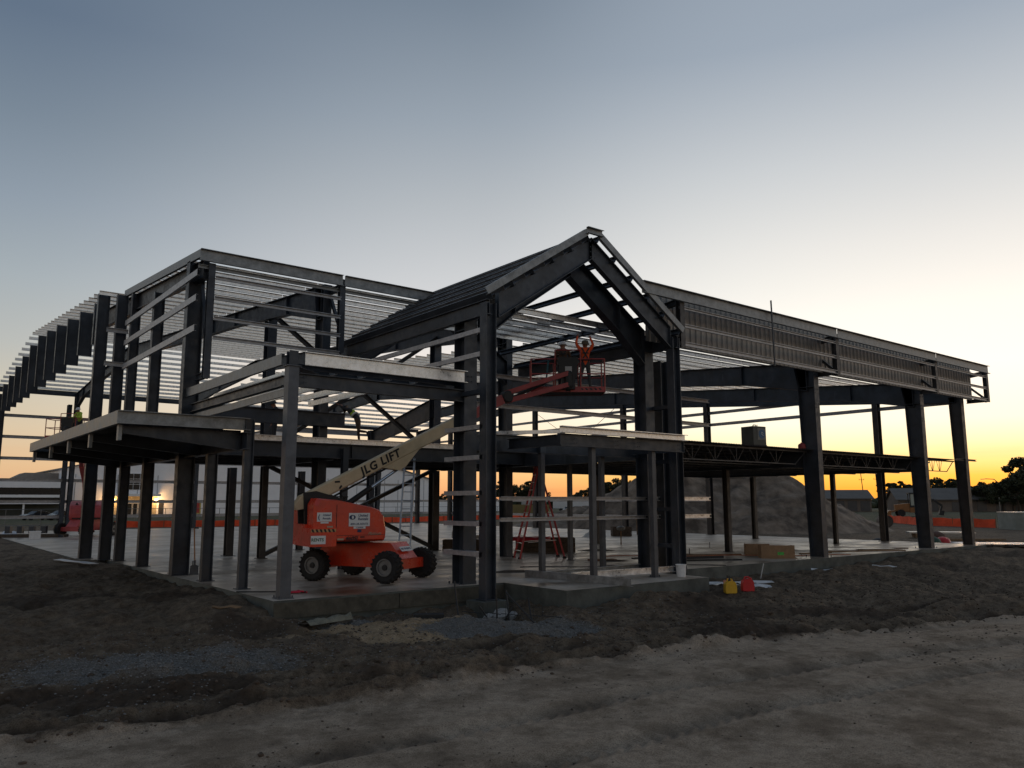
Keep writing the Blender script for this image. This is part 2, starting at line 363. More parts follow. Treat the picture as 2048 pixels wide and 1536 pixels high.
    # small dark crumbs
    vo = t.nodes.new('ShaderNodeTexVoronoi'); vo.inputs['Scale'].default_value = 7; vo.inputs['Randomness'].default_value = 1; L(pos, vo.inputs['Vector'])
    cr = t.nodes.new('ShaderNodeMapRange'); L(vo.outputs['Distance'], cr.inputs[0]); cr.inputs[1].default_value = .05; cr.inputs[2].default_value = .16
    n3 = noi(.9, 3, .5, 40); mk = t.nodes.new('ShaderNodeMapRange'); L(n3, mk.inputs[0]); mk.inputs[1].default_value = .5; mk.inputs[2].default_value = .62
    iv = t.nodes.new('ShaderNodeMath'); iv.operation = 'SUBTRACT'; iv.inputs[0].default_value = 1; L(cr.outputs[0], iv.inputs[1])
    mm = t.nodes.new('ShaderNodeMath'); mm.operation = 'MULTIPLY'; L(iv.outputs[0], mm.inputs[0]); L(mk.outputs[0], mm.inputs[1])
    dk = t.nodes.new('ShaderNodeRGB'); dk.outputs[0].default_value = (.04, .032, .026, 1)
    c = mx(mm.outputs[0], c, dk.outputs[0])
    # distance: scrubby grass beyond the yard
    gr = rp(nA, [(.35, (.045, .05, .025)), (.6, (.10, .095, .055))])
    ln = t.nodes.new('ShaderNodeVectorMath'); ln.operation = 'LENGTH'; L(pos, ln.inputs[0])
    fr = t.nodes.new('ShaderNodeMapRange'); L(ln.outputs['Value'], fr.inputs[0]); fr.inputs[1].default_value = 95; fr.inputs[2].default_value = 125
    c = mx(fr.outputs[0], c, gr)
    L(c, b.inputs['Base Color']); b.inputs['Roughness'].default_value = .92; b.inputs['Specular IOR Level'].default_value = .2
    b1 = t.nodes.new('ShaderNodeBump'); sm_ = t.nodes.new('ShaderNodeMapRange'); L(sep.outputs[0], sm_.inputs[0]); sm_.inputs[3].default_value = .9; sm_.inputs[4].default_value = .28; L(sm_.outputs[0], b1.inputs['Strength']); b1.inputs['Distance'].default_value = .08; L(nB, b1.inputs['Height'])
    b2 = t.nodes.new('ShaderNodeBump'); b2.inputs['Strength'].default_value = .8; b2.inputs['Distance'].default_value = .022; L(nC, b2.inputs['Height']); L(b1.outputs[0], b2.inputs['Normal'])
    L(b2.outputs[0], b.inputs['Normal']); return m
gm = ground_mat()
gme = npmesh('ground', V, Q, gm)
def ell(x, y, cx, cy, rx, ry, a=0):
    c, s_ = math.cos(a), math.sin(a); dx, dy = x-cx, y-cy; return ((dx*c+dy*s_)/rx)**2+((-dx*s_+dy*c)/ry)**2
def zones(x, y):
    road = ss(.35, -.35, y-road_y(x)-.15-.9*(vnoise(x, y, 5.0, 5, 3)-.5)-.5*(vnoise(x, y, .9, 55, 3)-.5))
    g1 = .8*ss(1.35, .35, ell(x, y, 3.9, 14.2, 2.6, 1.5, R(-28)))
    g2 = ss(1.25, .6, ell(x, y, 10.85, 13.75, 2.1, 1.1, R(-38)))*ss(.95, 1.35, ell(x, y, 12.15, 15.6, 1.0, 1.05))
    g3 = ss(1.2, .7, ell(x, y, 8.6, 16.9, .8, .35, 0))
    sand = ss(1.3, .5, ell(x, y, 9.2, 14.9, 1.7, 1.5, R(-30)))+ss(1.3, .6, ell(x, y, 8.2, 16.0, 2.2, .8, 0))*.7
    return road, np.clip(g1+g2+g3, 0, 1), np.clip(sand, 0, 1)
zr, zg, zs = zones(V[:, 0], V[:, 1])
def ruts(x, y):
    m = np.zeros_like(x)
    for off, k in ((.55, 1.0), (1.5, .7), (2.6, .9), (-2.0, .35), (-3.5, .3)):
        d = y-road_y(x)-off-.25*(vnoise(x, y, 4, 8, 2)-.5); m += k*np.exp(-(d/.3)**2)*(.35+1.0*ss(.35, .65, vnoise(x, y, 2.5, 90+int(off*3), 3)))
    return np.clip(m+.9*ss(.58, .70, vnoise(x, y, 2.2, 61, 4))*(1-zones(x, y)[0]*.55), 0, 1)
ra_ = gme.attributes.new('mud', 'FLOAT', 'POINT'); ra_.data.foreach_set('value', (ruts(V[:, 0], V[:, 1])*(1-.75*zg)).astype(np.float32))
ca = gme.color_attributes.new('zone', 'FLOAT_COLOR', 'POINT'); ca.data.foreach_set('color', np.stack([zr, zg, zs, np.ones_like(zr)], 1).astype(np.float32).ravel())
ground = link('ground', gme); ground['kind'] = 'structure'

# loose stones: gravel patches and clods
ico = bmesh.new(); bmesh.ops.create_icosphere(ico, subdivisions=1, radius=1); iv_ = np.array([v.co[:] for v in ico.verts]); if_ = np.array([[v.index for v in f.verts] for f in ico.faces]); ico.free()
def scatter(name, P, size, m, squash=.6):
    n = len(P); s = size[:, None, None]*(1+.35*(rng.random((n, 12, 1))-.5)*2)
    a = rng.random(n)*6.28; c, sn = np.cos(a), np.sin(a)
    B = iv_[None]*s; B = np.stack([B[:, :, 0]*c[:, None]-B[:, :, 1]*sn[:, None], B[:, :, 0]*sn[:, None]+B[:, :, 1]*c[:, None], B[:, :, 2]*squash], 2)
    V = (B+P[:, None, :]).reshape(-1, 3); T = (if_[None]+np.arange(n)[:, None, None]*12).reshape(-1, 3)
    o = link(name, npmesh(name, V, T, m, False)); return o
gravm = mat('gravel_stone', (.07, .068, .066), .9, 0, .5, 30, col2=(.26, .25, .24))
def rej(n, x0, x1, y0, y1, fn):
    x = rng.uniform(x0, x1, n); y = rng.uniform(y0, y1, n); k = fn(x, y) > rng.random(n); return x[k], y[k]
x, y = rej(60000, .5, 16, 11, 18, lambda a, b: (zones(a, b)[1]**1.5*.9+.04)*(((a < 13.6) | (b < 15)) & ((b < 17.6)))*.9)
P = np.stack([x, y, gheight(x, y)+.002], 1)
tag(scatter('gravel', P, rng.uniform(.008, .022, len(x)), gravm), 'blue grey crushed gravel spread in patches on the soil', 'gravel', kind='stuff')
clodm = mat('soil_clod', (.07, .05, .036), .95, 0, .4, 12)
x, y = rej(34000, -2, 34, 4, 17.3, lambda a, b: np.where(b < road_y(a), .34*ss(.48, .66, vnoise(a, b, 1.6, 33, 3))+.03, .5)*(1-.85*ss(.3, 1, zones(a, b)[1]))*(((a < 13.5) | (b < 15)))*ss(40, 12, np.hypot(a, b)))
P = np.stack([x, y, gheight(x, y)], 1)
sz = rng.gamma(2.0, .008, len(x))+.006; sz = np.where(y < road_y(x), sz*.62, sz*1.0)
tag(scatter('soil_clods', P, np.clip(sz, .006, .07), clodm, .7), 'small dark clods of soil scattered over road and bank', 'soil clods', kind='stuff')

# ------------------------------------------------------------------ slab
def conc_mat():
    m = bpy.data.materials.new('wet_concrete'); m.use_nodes = True; t = m.node_tree; b = t.nodes['Principled BSDF']; L = t.links.new
    g = t.nodes.new('ShaderNodeNewGeometry')
    def noi(s, sc=(1, 1, 1), d=6):
        mp = t.nodes.new('ShaderNodeMapping'); mp.inputs['Scale'].default_value = sc; L(g.outputs['Position'], mp.inputs[0])
        n = t.nodes.new('ShaderNodeTexNoise'); n.inputs['Scale'].default_value = s; n.inputs['Detail'].default_value = d; n.inputs['Roughness'].default_value = .6; L(mp.outputs[0], n.inputs['Vector']); return n.outputs[0]
    n1 = noi(.45, (1, 1, 1)); n2 = noi(6, (1, 1, 1), 8); n3 = noi(.8, (.45, 1, 1), 8)
    r1 = t.nodes.new('ShaderNodeValToRGB'); r1.color_ramp.elements[0].position = .36; r1.color_ramp.elements[1].position = .62
    r1.color_ramp.elements[0].color = (.30, .235, .175, 1); r1.color_ramp.elements[1].color = (.60, .53, .455, 1); L(n1, r1.inputs[0])
    r2 = t.nodes.new('ShaderNodeValToRGB'); r2.color_ramp.elements[0].position = .36; r2.color_ramp.elements[1].position = .56
    r2.color_ramp.elements[0].color = (.38, .31, .25, 1); r2.color_ramp.elements[1].color = (1, 1, 1, 1); L(n3, r2.inputs[0])
    r3 = t.nodes.new('ShaderNodeValToRGB'); r3.color_ramp.elements[0].position = .3; r3.color_ramp.elements[1].position = .7
    r3.color_ramp.elements[0].color = (.8, .8, .8, 1); r3.color_ramp.elements[1].color = (1.1, 1.1, 1.1, 1); L(n2, r3.inputs[0])
    def mul(a, b_):
        n = t.nodes.new('ShaderNodeMix'); n.data_type = 'RGBA'; n.blend_type = 'MULTIPLY'; n.inputs[0].default_value = 1; L(a, n.inputs[6]); L(b_, n.inputs[7]); return n.outputs[2]
    L(mul(mul(r1.outputs[0], r2.outputs[0]), r3.outputs[0]), b.inputs['Base Color'])
    mr = t.nodes.new('ShaderNodeMapRange'); L(n3, mr.inputs[0]); mr.inputs[1].default_value = .38; mr.inputs[2].default_value = .62; mr.inputs[3].default_value = .30; mr.inputs[4].default_value = .62
    L(mr.outputs[0], b.inputs['Roughness'])
    bp = t.nodes.new('ShaderNodeBump'); bp.inputs['Strength'].default_value = .12; bp.inputs['Distance'].default_value = .01; L(n2, bp.inputs['Height']); L(bp.outputs[0], b.inputs['Normal'])
    return m
cm = conc_mat()
sm = MB().prism(SLAB, 'z', -.75, 0)
slab = sm.build('concrete_slab', [cm, mat('green_grey_form_face', (.085, .09, .08), .8, 0, .35, 1.6, .3, 12)]); slab['kind'] = 'structure'
for p_ in slab.data.polygons: p_.material_index = 0 if abs(p_.normal.z) > .5 else 1  # upright faces take the darker green-grey, flat faces the pale concrete
ft = MB().box(12.2, 13.0, 16.55, 17.3, -1.2, -.31).build('column_footing', MATS['green_grey_form_face']); ft['kind'] = 'structure'
jt = MB()   # chamfered rim strip cast along the near edges, 2 cm proud
for a, b in zip(SLAB[:5], SLAB[1:6]): pass

# ------------------------------------------------------------------ steel building frame
B = thing('steel_building_frame', (7.5, 17.9, 0), 'dark steel frame of an unfinished two storey building on a concrete slab', 'building frame')
def col(x, y, z1, w=.3, d=.45, along='y', m=steel, z0=0.0, name='column', plate=True):
    up = (0, 1, 0) if along == 'y' else (1, 0, 0)
    o = member(name, iprof(w, d, .028, .018), (x, y, z0), (x, y, z1), up, m, B)
    if along == 'x':
        # rotate the section so that its web lies along x
        pass
    if plate:
        MB().box(x-d/2-.04, x+d/2+.04, y-d/2-.04, y+d/2+.04, z0, z0+.022).build('base_plate', m, B, world=True)
    return o
def beam(p0, p1, w=.2, h=.4, m=steel, name='beam', up=(0, 0, 1), tf=.022): return member(name, iprof(w, h, tf, .016), p0, p1, up, m, B)
def chan(p0, p1, h=.2, w=.07, m=girtm, name='girt', up=(0, 0, 1), flip=1): return member(name, cprof(w, h, .006, flip), p0, p1, up, m, B)
def box_m(name, x0, x1, y0, y1, z0, z1, m): return MB().box(x0, x1, y0, y1, z0, z1).build(name, m, B, world=True)
def plate_girder(name, pairs, X, w=.26, tf=.025, tw=.016, m=steel, axis='x'):
    """built-up tapered member in the plane axis = X; pairs = ((a, z) outer, (a, z) inner)"""
    def P(a, z_, o): return (X+o, a, z_) if axis == 'x' else (a, X+o, z_)
    mb = MB(); n = len(pairs)
    for i in range(n-1):
        o0, i0_ = pairs[i]; o1, i1_ = pairs[i+1]
        vs = [P(*o0, -tw/2), P(*o1, -tw/2), P(*i1_, -tw/2), P(*i0_, -tw/2), P(*o0, tw/2), P(*o1, tw/2), P(*i1_, tw/2), P(*i0_, tw/2)]
        mb.add(vs, [(0, 3, 2, 1), (4, 5, 6, 7), (0, 1, 5, 4), (1, 2, 6, 5), (2, 3, 7, 6), (3, 0, 4, 7)])
        for (a, b_) in ((o0, o1), (i0_, i1_)):
            mb.bar(P(*a, 0), P(*b_, 0), w if axis == 'x' else w, tf, up=Vector((0, 0, 1)) if abs(a[1]-b_[1]) < abs(a[0]-b_[0])*3 else (Vector((0, 1, 0)) if axis == 'x' else Vector((1, 0, 0))))
    for k in range(0, n):
        o_, i_ = pairs[k]
        mb.bar(P(*o_, 0), P(*i_, 0), .02, w*.9, up=Vector((1, 0, 0)) if axis == 'x' else Vector((0, 1, 0)))
    return mb.build(name, m, B, world=True)

HI = lambda y: 9.97+.077*(y-24.6) if y < 54.4 else 9.97+.077*29.8-.075*(y-54.4)      # top of the high roof purlins
LO = lambda y: 8.25+.083*(y-20.0) if y < 54.4 else 8.25+.083*34.4-.078*(y-54.4)      # roof of the right wing, behind its parapet
PD = .175
# --- main cross frames
def frame(X, y0, z_of, knee=1.1, deep=.62, ymax=71.2, wcol=.30, col_d=.5, colbase=0):
    top = lambda y: z_of(y)-PD-.03
    # front column, slightly tapered, with its haunch
    kz = top(y0)-knee
    plate_girder('column', [((y0-col_d/2, colbase), (y0+col_d/2-.04, colbase)), ((y0-col_d/2, kz), (y0+col_d/2+.12, kz)), ((y0-col_d/2, top(y0-col_d/2)), (y0+col_d/2+.3, top(y0)-.02))], X, wcol)
    ys = [y0+.05, y0+3.2, y0+9, 38.0, 54.4]
    dp = [knee+.15, deep+.1, deep, deep+.05, deep+.15]
    plate_girder('rafter', [((y_, top(y_)), (y_, top(y_)-d_)) for y_, d_ in zip(ys, dp)], X, wcol-.04)
    ys = [54.4, 62, 68.5, ymax-.3]
    dp = [deep+.15, deep, deep+.1, knee+.1]
    plate_girder('rafter', [((y_, top(y_)), (y_, top(y_)-d_)) for y_, d_ in zip(ys, dp)], X, wcol-.04)
    plate_girder('column', [((ymax+.15, 0), (ymax-.25, 0)), ((ymax+.15, top(ymax)), (ymax-.7, top(ymax)-.1))], X, wcol)
frame(11.95, 25.85, HI, deep=.62)
frame(20.2, 25.9, HI, deep=.7, colbase=0)
for X in (29.9, 39.2): frame(X, 17.9, LO, knee=1.0, deep=.72, col_d=.62, wcol=.34)
# the portal that carries the high roof down to the entrance wall
for X in (12.75, 20.15):
    plate_girder('column', [((17.95, 0), (18.45, 0)), ((17.95, 7.0), (18.45, 7.0)), ((17.95, 7.62), (18.45, 7.62))], X, .42)
# left end wall
def col_simple(x, y, z1, w, d, up='y', z0=0, m=steel):
    mb = MB(); tf = .026; tw = .018
    if up == 'y':   # web runs along y
        mb.box(x-w/2, x+w/2, y-d/2, y-d/2+tf, z0, z1).box(x-w/2, x+w/2, y+d/2-tf, y+d/2, z0, z1).box(x-tw/2, x+tw/2, y-d/2+tf, y+d/2-tf, z0, z1)
    else:
        mb.box(x-d/2, x-d/2+tf, y-w/2, y+w/2, z0, z1).box(x+d/2-tf, x+d/2, y-w/2, y+w/2, z0, z1).box(x-d/2+tf, x+d/2-tf, y-tw/2, y+tw/2, z0, z1)
    mb.box(x-max(w, d)/2-.05, x+max(w, d)/2+.05, y-max(w, d)/2-.05, y+max(w, d)/2+.05, z0+.001, z0+.02)
    return mb.build('column', m, B, world=True)
XW = 7.42
col_simple(XW+.05, 25.85, 9.86, .34, .5, 'x')
col_simple(XW+.02, 30.05, 9.75, .26, .36, 'x')
col_simple(XW, 33.35, 10.4, .26, .34, 'x')
col_simple(7.12, 34.35, 10.5, .28, .40, 'x')
col_simple(6.70, 35.75, 10.75, .28, .44, 'x')
col_simple(XW+.16, 26.45, 3.62, .26, .34, 'x')
plate_girder('rafter', [((24.9, HI(24.9)-.27), (24.9, HI(24.9)-.86)), ((33.9, HI(33.9)-.27), (33.9, HI(33.9)-.88))], 7.5, .2)
plate_girder('rafter', [((34.2, HI(34.2)-.27), (34.2, HI(34.2)-1.0)), ((54.4, HI(54.4)-.27), (54.4, HI(54.4)-1.1))], 7.5, .22)
plate_girder('rafter', [((54.4, HI(54.4)-.27), (54.4, HI(54.4)-1.1)), ((71.3, HI(71.3)-.27), (71.3, HI(71.3)-1.1))], 7.5, .22)
col_simple(6.85, 71.35, 10.4, .36, .55, 'x')
for zz_ in (9.26, 8.46, 7.50):
    chan((7.18, 24.75, zz_), (7.18, 33.9, zz_), .2, .07, girtm)
for zz_ in (8.95, 7.6):
    chan((6.55, 34.05, zz_), (7.35, 34.05, zz_), .18, .07, girtm)
# overhang frames along the left eave: tapered hanging posts
ys_post = [37.5+3.17*i for i in range(11)]
for yp in ys_post:
    t_ = HI(yp)-.25
    col_h = t_-8.9
    mb = MB(); x0, x1 = 6.68, 7.26
    mb.box(x0, x1, yp-.008, yp+.008, 8.9, t_).box(x0, x0+.022, yp-.1, yp+.1, 8.9, t_).box(x1-.022, x1, yp-.1, yp+.1, 8.9, t_)
    mb.build('hanging_post', steel, B, world=True)
beam((6.97, 34.6, 8.95), (6.97, 71.2, 8.95), .18, .2, steel, 'hanging_beam') if False else None
# --- purlins (galvanised Z sections), in bay-long pieces
def purlin(x0, x1, y_, z_of, m=galv):
    z_ = z_of(y_)-PD/2
    return chan((x0, y_, z_), (x1, y_, z_), PD, .075, m, 'purlin', flip=-1 if y_ > 54.4 else 1)
y_ = 25.5
while y_ < 54.3:
    x0 = 7.35 if y_ < 34.5 else 6.45
    purlin(x0, 12.0, y_, HI); purlin(12.02, 20.3, y_, HI)
    y_ += 1.1
y_ = 55.4
while y_ < 71.3:
    purlin(6.45, 12.0, y_, HI); purlin(12.02, 20.3, y_, HI); y_ += 1.5
for k in range(6): purlin(13.6+.12*k, 20.35, 18.65+1.0*k, LO)
y_ = 18.6
while y_ < 54.3:
    for a, b in ((20.3, 29.95), (29.93, 39.25), (39.23, 44.1)): purlin(a, b, y_, LO)
    y_ += 1.05
y_ = 55.8
while y_ < 71.3:
    for a, b in ((20.3, 29.95), (29.93, 39.25), (39.23, 44.1)): purlin(a, b, y_, LO)
    y_ += 1.9
# --- rake and fascia trims
def trim(p0, p1, h=.40, w=.10, m=galvd, up=(0, 0, 1), name='fascia_channel', flip=1): return member(name, cprof(w, h, .008, flip), p0, p1, up, m, B)
trim((7.22, 24.62, HI(24.62)-.12), (7.22, 34.55, HI(34.55)-.12), .26, .1, galvd)
for a, b in ((7.2, 12.02), (12.1, 20.1)):
    trim((a, 24.6, 9.78), (b, 24.6, 9.78), .38, .1, galvd)
    chan((a, 24.75, 9.45), (b, 24.75, 9.45), .12, .06, galvd)
# front fascia frame, left part: hanging posts, brackets, girts
def bracket_frame(X, yf, yb, zt, zb):
    o = member('hanging_post', iprof(.2, .2, .02, .014), (X, yf+.02, zb), (X, yf+.02, zt), (0, 1, 0), steel, B)
    beam((X, yf+.05, zt-.25), (X, yb, zt-.25), .14, .2, steel, 'bracket')
    beam((X, yf+.05, zb+.12), (X, yb, zb+.12), .14, .2, steel, 'bracket')
    beam((X, yf+.1, zb+.9), (X, yb-.05, zt-.5), .1, .1, steel, 'brace')
bracket_frame(7.6, 24.7, 25.6, 9.58, 5.95)
bracket_frame(12.05, 24.7, 25.6, 9.85, 7.25)
member('hanging_post', iprof(.2, .2, .02, .014), (12.3, 24.62, 0), (12.3, 24.62, 4.0), (0, 1, 0), steel, B)
for zz_ in (9.12, 8.47, 7.83, 7.22):
    chan((7.7, 24.58, zz_), (11.95, 24.58, zz_), .12, .07, girtm)
# --- right wing parapet: ribbed sheets, frame in front, trim, girts
rib = []
pw = .9
def rib_sheet(w, h, ribs=3, dep=.035, t=.0):
    pts = []
    n = ribs
    for k in range(n):
        b0 = k*w/n
        pts += [(b0, 0), (b0+w/n*.62, 0), (b0+w/n*.70, -dep), (b0+w/n*.92, -dep)]
    pts.append((w, 0))
    mb = MB(); vs = []
    for (a, b_) in pts: vs += [(a, b_, 0), (a, b_, h)]
    for (a, b_) in pts: vs += [(a, b_+.004, 0), (a, b_+.004, h)]
    n2 = len(pts); fs = [(2*i, 2*i+2, 2*i+3, 2*i+1) for i in range(n2-1)]+[(2*n2+2*i, 2*n2+2*i+1, 2*n2+2*i+3, 2*n2+2*i+2) for i in range(n2-1)]
    fs += [(2*i, 2*n2+2*i, 2*n2+2*i+2, 2*i+2) for i in range(n2-1)]+[(2*i+1, 2*i+3, 2*n2+2*i+3, 2*n2+2*i+1) for i in range(n2-1)]
    mb.add(vs, fs); return mb
sh_me = rib_sheet(.9, 1.66).mesh('wall_sheet', sheetm)
for k in range(-1, 27):
    link('wall_sheet', sh_me, B, Vector((20.45+.9*k, 17.52, 7.47))-B.location)
for a, b in ((18.6, 30.3), (30.34, 39.2), (39.24, 45.2)):
    trim((a, 16.78, 9.0), (b, 16.78, 9.0), .40, .12, galvd)
    a = max(a, 20.5)
    chan((a, 16.86, 8.62), (b, 16.86, 8.62), .10, .06, girtm)
    chan((a, 16.86, 8.02), (b, 16.86, 8.02), .12, .06, girtm)
    chan((a, 16.86, 7.40), (b, 16.86, 7.40), .14, .06, girtm)
    chan((a, 17.66, 9.1), (b, 17.66, 9.1), .2, .07, girtm); chan((a, 17.66, 7.58), (b, 17.66, 7.58), .2, .07, girtm)
for X in (20.6, 30.34, 39.24, 45.1):
    member('hanging_post', iprof(.22, .2, .02, .014), (X, 16.9, 7.3), (X, 16.9, 9.0), (0, 1, 0), steelw, B)
    beam((X, 17.0, 8.85), (X, 17.9, 8.75), .16, .2, steelw, 'bracket')
    beam((X, 17.0, 7.42), (X, 17.9, 7.42), .16, .2, steelw, 'bracket')
    beam((X, 17.0, 7.5), (X, 17.85, 8.3), .1, .1, steelw, 'brace')
    beam((X, 17.75, 7.4), (X, 17.75, 9.0), .16, .2, steelw, 'hanging_post', up=(0, 1, 0))
MB().tube([(25.6, 16.66, 7.15), (25.55, 16.66, 9.62)], .03, 6).build('standing_pipe', steel, B, world=True)
# end column and right end wall
plate_girder('column', [((17.7, 0), (18.15, 0)), ((17.7, 7.6), (18.3, 7.6))], 44.0, .34, m=steelw)
plate_girder('rafter', [((18.0, 8.0), (18.0, 7.3)), ((54.4, LO(54.4)-.3), (54.4, LO(54.4)-.9))], 44.0, .2)
plate_girder('rafter', [((54.4, LO(54.4)-.3), (54.4, LO(54.4)-.9)), ((71.2, LO(71.2)-.3), (71.2, LO(71.2)-.9))], 44.0, .2)
for yc in (22.3, 34.1, 41.9, 52.3, 65.3, 71.3):
    col_simple(44.0, yc, LO(yc)-.35, .3, .4, 'x', m=steelw)
for zz_ in (10.1, 9.0, 8.15, 7.35, 2.3, 1.1):
    ya = 18.0 if zz_ < 7.6 else (18+(zz_-7.6)/.083 if zz_ < 8.4 else 26+(zz_-8.4)*9)
    if zz_ < 3: ya = 34.0
    for a, b in ((ya, 34.1), (34.1, 52.3), (52.3, 71.2)):
        if b > a+.5: chan((44.15, a, zz_), (44.15, b, zz_), .2, .07, girtm)
for (ya, yb) in ((41.9, 52.3),):
    MB().tube([(44, ya, 9.8), (44, yb, 3.9)], .018, 5).build('brace_rod', steelw, B, world=True)
    MB().tube([(44, ya, 3.9), (44, yb, 9.8)], .018, 5).build('brace_rod', steelw, B, world=True)
# rear wall
for X in (11.5, 21.6, 29.9, 38.4): col_simple(X, 71.4, 9.9 if X < 21 else 9.3, .3, .5, 'y', m=steel)
for zz_ in (8.82, 7.19, 5.55, 3.9, 2.25, 1.08):
    for a, b in ((6.7, 21.6), (21.6, 38.4), (38.4, 44.1)): chan((a, 71.6, zz_), (b, 71.6, zz_), .24, .08, girtm)
trim((6.5, 71.5, HI(71.5)-.2), (20.2, 71.5, HI(71.5)-.2), .4, .1, steel); trim((20.3, 71.5, LO(71.5)-.2), (44.1, 71.5, LO(71.5)-.2), .4, .1, steel)

# --- entrance portico: gable frame at y 16.9, ridge along y
PX, PE, PZ, SL = 16.45, 4.05, 10.30, .65
pz = lambda x_: PZ-SL*abs(x_-PX)
# front gable rafters (outer light frame) and second, heavier one just behind
for s_ in (-1, 1):
    e = PX+s_*3.55
    plate_girder('gable_rafter', [((PX, pz(PX)-.12), (PX, pz(PX)-.78)), ((e, pz(e)-.12), (e, pz(e)-.80))], 16.92, .2, .022, .016, axis='y')
    e2 = PX+s_*3.35
    plate_girder('gable_rafter', [((PX, pz(PX)-.24), (PX, pz(PX)-1.10)), ((PX+s_*2.2, pz(PX+s_*2.2)-.24), (PX+s_*2.2, pz(PX+s_*2.2)-1.18)), ((e2, pz(e2)-.24), (e2, pz(e2)-1.38))], 17.95, .34, .028, .018, axis='y')
    plate_girder('gable_rafter', [((PX, pz(PX)-.24), (PX, pz(PX)-.95)), ((e2, pz(e2)-.24), (e2, pz(e2)-1.2))], 25.4, .24, .022, .018, axis='y')
# columns of the gable front
col_simple(12.6, 16.93, 7.55, .30, .34, 'x', z0=-.30)
col_simple(20.2, 16.93, 7.55, .30, .34, 'x', z0=-.30)
col_simple(20.95, 18.15, 7.0, .34, .34, 'x')
# eave beams
beam((12.55, 16.8, 7.42), (12.55, 25.2, 7.42), .18, .42, steel, 'eave_beam'); beam((20.3, 16.8, 7.42), (20.3, 25.2, 7.42), .18, .42, steel, 'eave_beam')
# portico purlins
agedg = mat('aged_galvanized', (.13, .135, .145), .45, .4, .3, 4)
for s_ in (-1, 1):
    for k in range(6):
        e = PX+s_*(.22+k*.735)
        z_ = pz(e)-.02
        up = Vector((s_*SL, 0, 1)).normalized()
        member('portico_purlin', cprof(.075, .24, .007, -s_), (e, 16.72, z_-.02), (e, 25.6, z_-.02), up, steel if k < 5 else steel, B)
    # thin ridged roof strips seen edge-on between purlins on the left slope
    if s_ < 0:
        for k in range(5):
            e = PX+s_*(.55+k*.735); z_ = pz(e)+.03
            member('portico_purlin', cprof(.075, .20, .007, -s_), (e, 16.72, z_-.03), (e, 25.6, z_-.03), Vector((s_*SL, 0, 1)).normalized(), agedg, B)
# verge trims in brighter galvanised sheet, and the ridge piece
for s_ in (-1, 1):
    a = Vector((PX+s_*.28, 16.70, pz(PX+s_*.28)+.16)); b_ = Vector((PX+s_*(PE+.02), 16.70, pz(PX+s_*(PE+.02))+.16))
    member('verge_trim', cprof(.11, .20, .008, -s_), a, b_, Vector((s_*SL, 0, 1)).normalized(), galvd, B)
member('verge_trim', cprof(.1, .2, .008, 1), (PX-.33, 16.70, PZ+.02), (PX+.33, 16.70, PZ+.02), (0, 0, 1), galvd, B)
# girts on the left return of the portico
for zz_ in (6.83, 6.17): chan((12.48, 16.98, zz_), (12.48, 24.5, zz_), .13, .08, girtm)
chan((12.5, 16.98, 5.15), (12.5, 18.9, 5.15), .12, .16, steel)
for zz_ in (4.18, 3.37, 2.43, 1.62, .84): chan((12.43, 16.95, zz_), (12.43, 18.75, zz_), .12, .22, girtm)
for zz_ in (5.3, 3.5, 1.95, .78): chan((20.28, 16.95, zz_), (20.28, 18.3, zz_), .12, .22, steel)
# X bracing and girts on the main line of the entrance wall
for zz_ in (6.69, 5.61): chan((15.6, 22.6, zz_), (29.3, 22.6, zz_), .16, .08, girtm)
for zz_ in (2.29, 1.69):
    chan((14.0, 18.25, zz_), (20.4, 18.25, zz_), .11, .08, girtm); chan((20.45, 18.25, zz_), (23.5, 18.25, zz_), .13, .08, galv)
# vestibule frame under the small entrance canopy
box_m('canopy_beam', 0, 0, 0, 0, 0, 0, steel) if False else None
plate_girder('canopy_beam', [((14.3, 4.02), (14.3, 3.70)), ((19.4, 4.02), (19.4, 3.70))], 16.0, .14, .018, .014, axis='y')
trim((14.25, 15.92, 4.13), (19.42, 15.92, 4.13), .18, .14, galv, name='canopy_trim')
beam((14.4, 16.1, 3.86), (14.4, 18.3, 3.86), .14, .3, steel, 'canopy_beam'); beam((19.3, 16.1, 3.86), (19.3, 18.0, 3.86), .14, .3, steel, 'canopy_beam')
beam((13.1, 18.5, 3.9), (20.1, 18.5, 3.9), .2, .5, steel, 'canopy_beam')
chan((14.6, 16.1, 4.1), (12.9, 18.3, 4.1), .1, .05, galv, 'canopy_trim')
for (x_, y_) in ((15.66, 16.15), (18.15, 16.15), (15.72, 18.4), (18.6, 18.75), (20.9, 22.8)):
    zt = 3.72 if y_ < 17 else (3.66 if y_ < 20 else 3.7)
    mb = MB().box(x_-.075, x_+.075, y_-.075, y_+.075, 0, zt); mb.box(x_-.13, x_+.13, y_-.13, y_+.13, .001, .015).box(x_-.11, x_+.11, y_-.09, y_+.09, zt, zt+.3)
    mb.build('post', mat('post_steel', (.085, .09, .10), .5, .3, .2, 3), B, world=True)

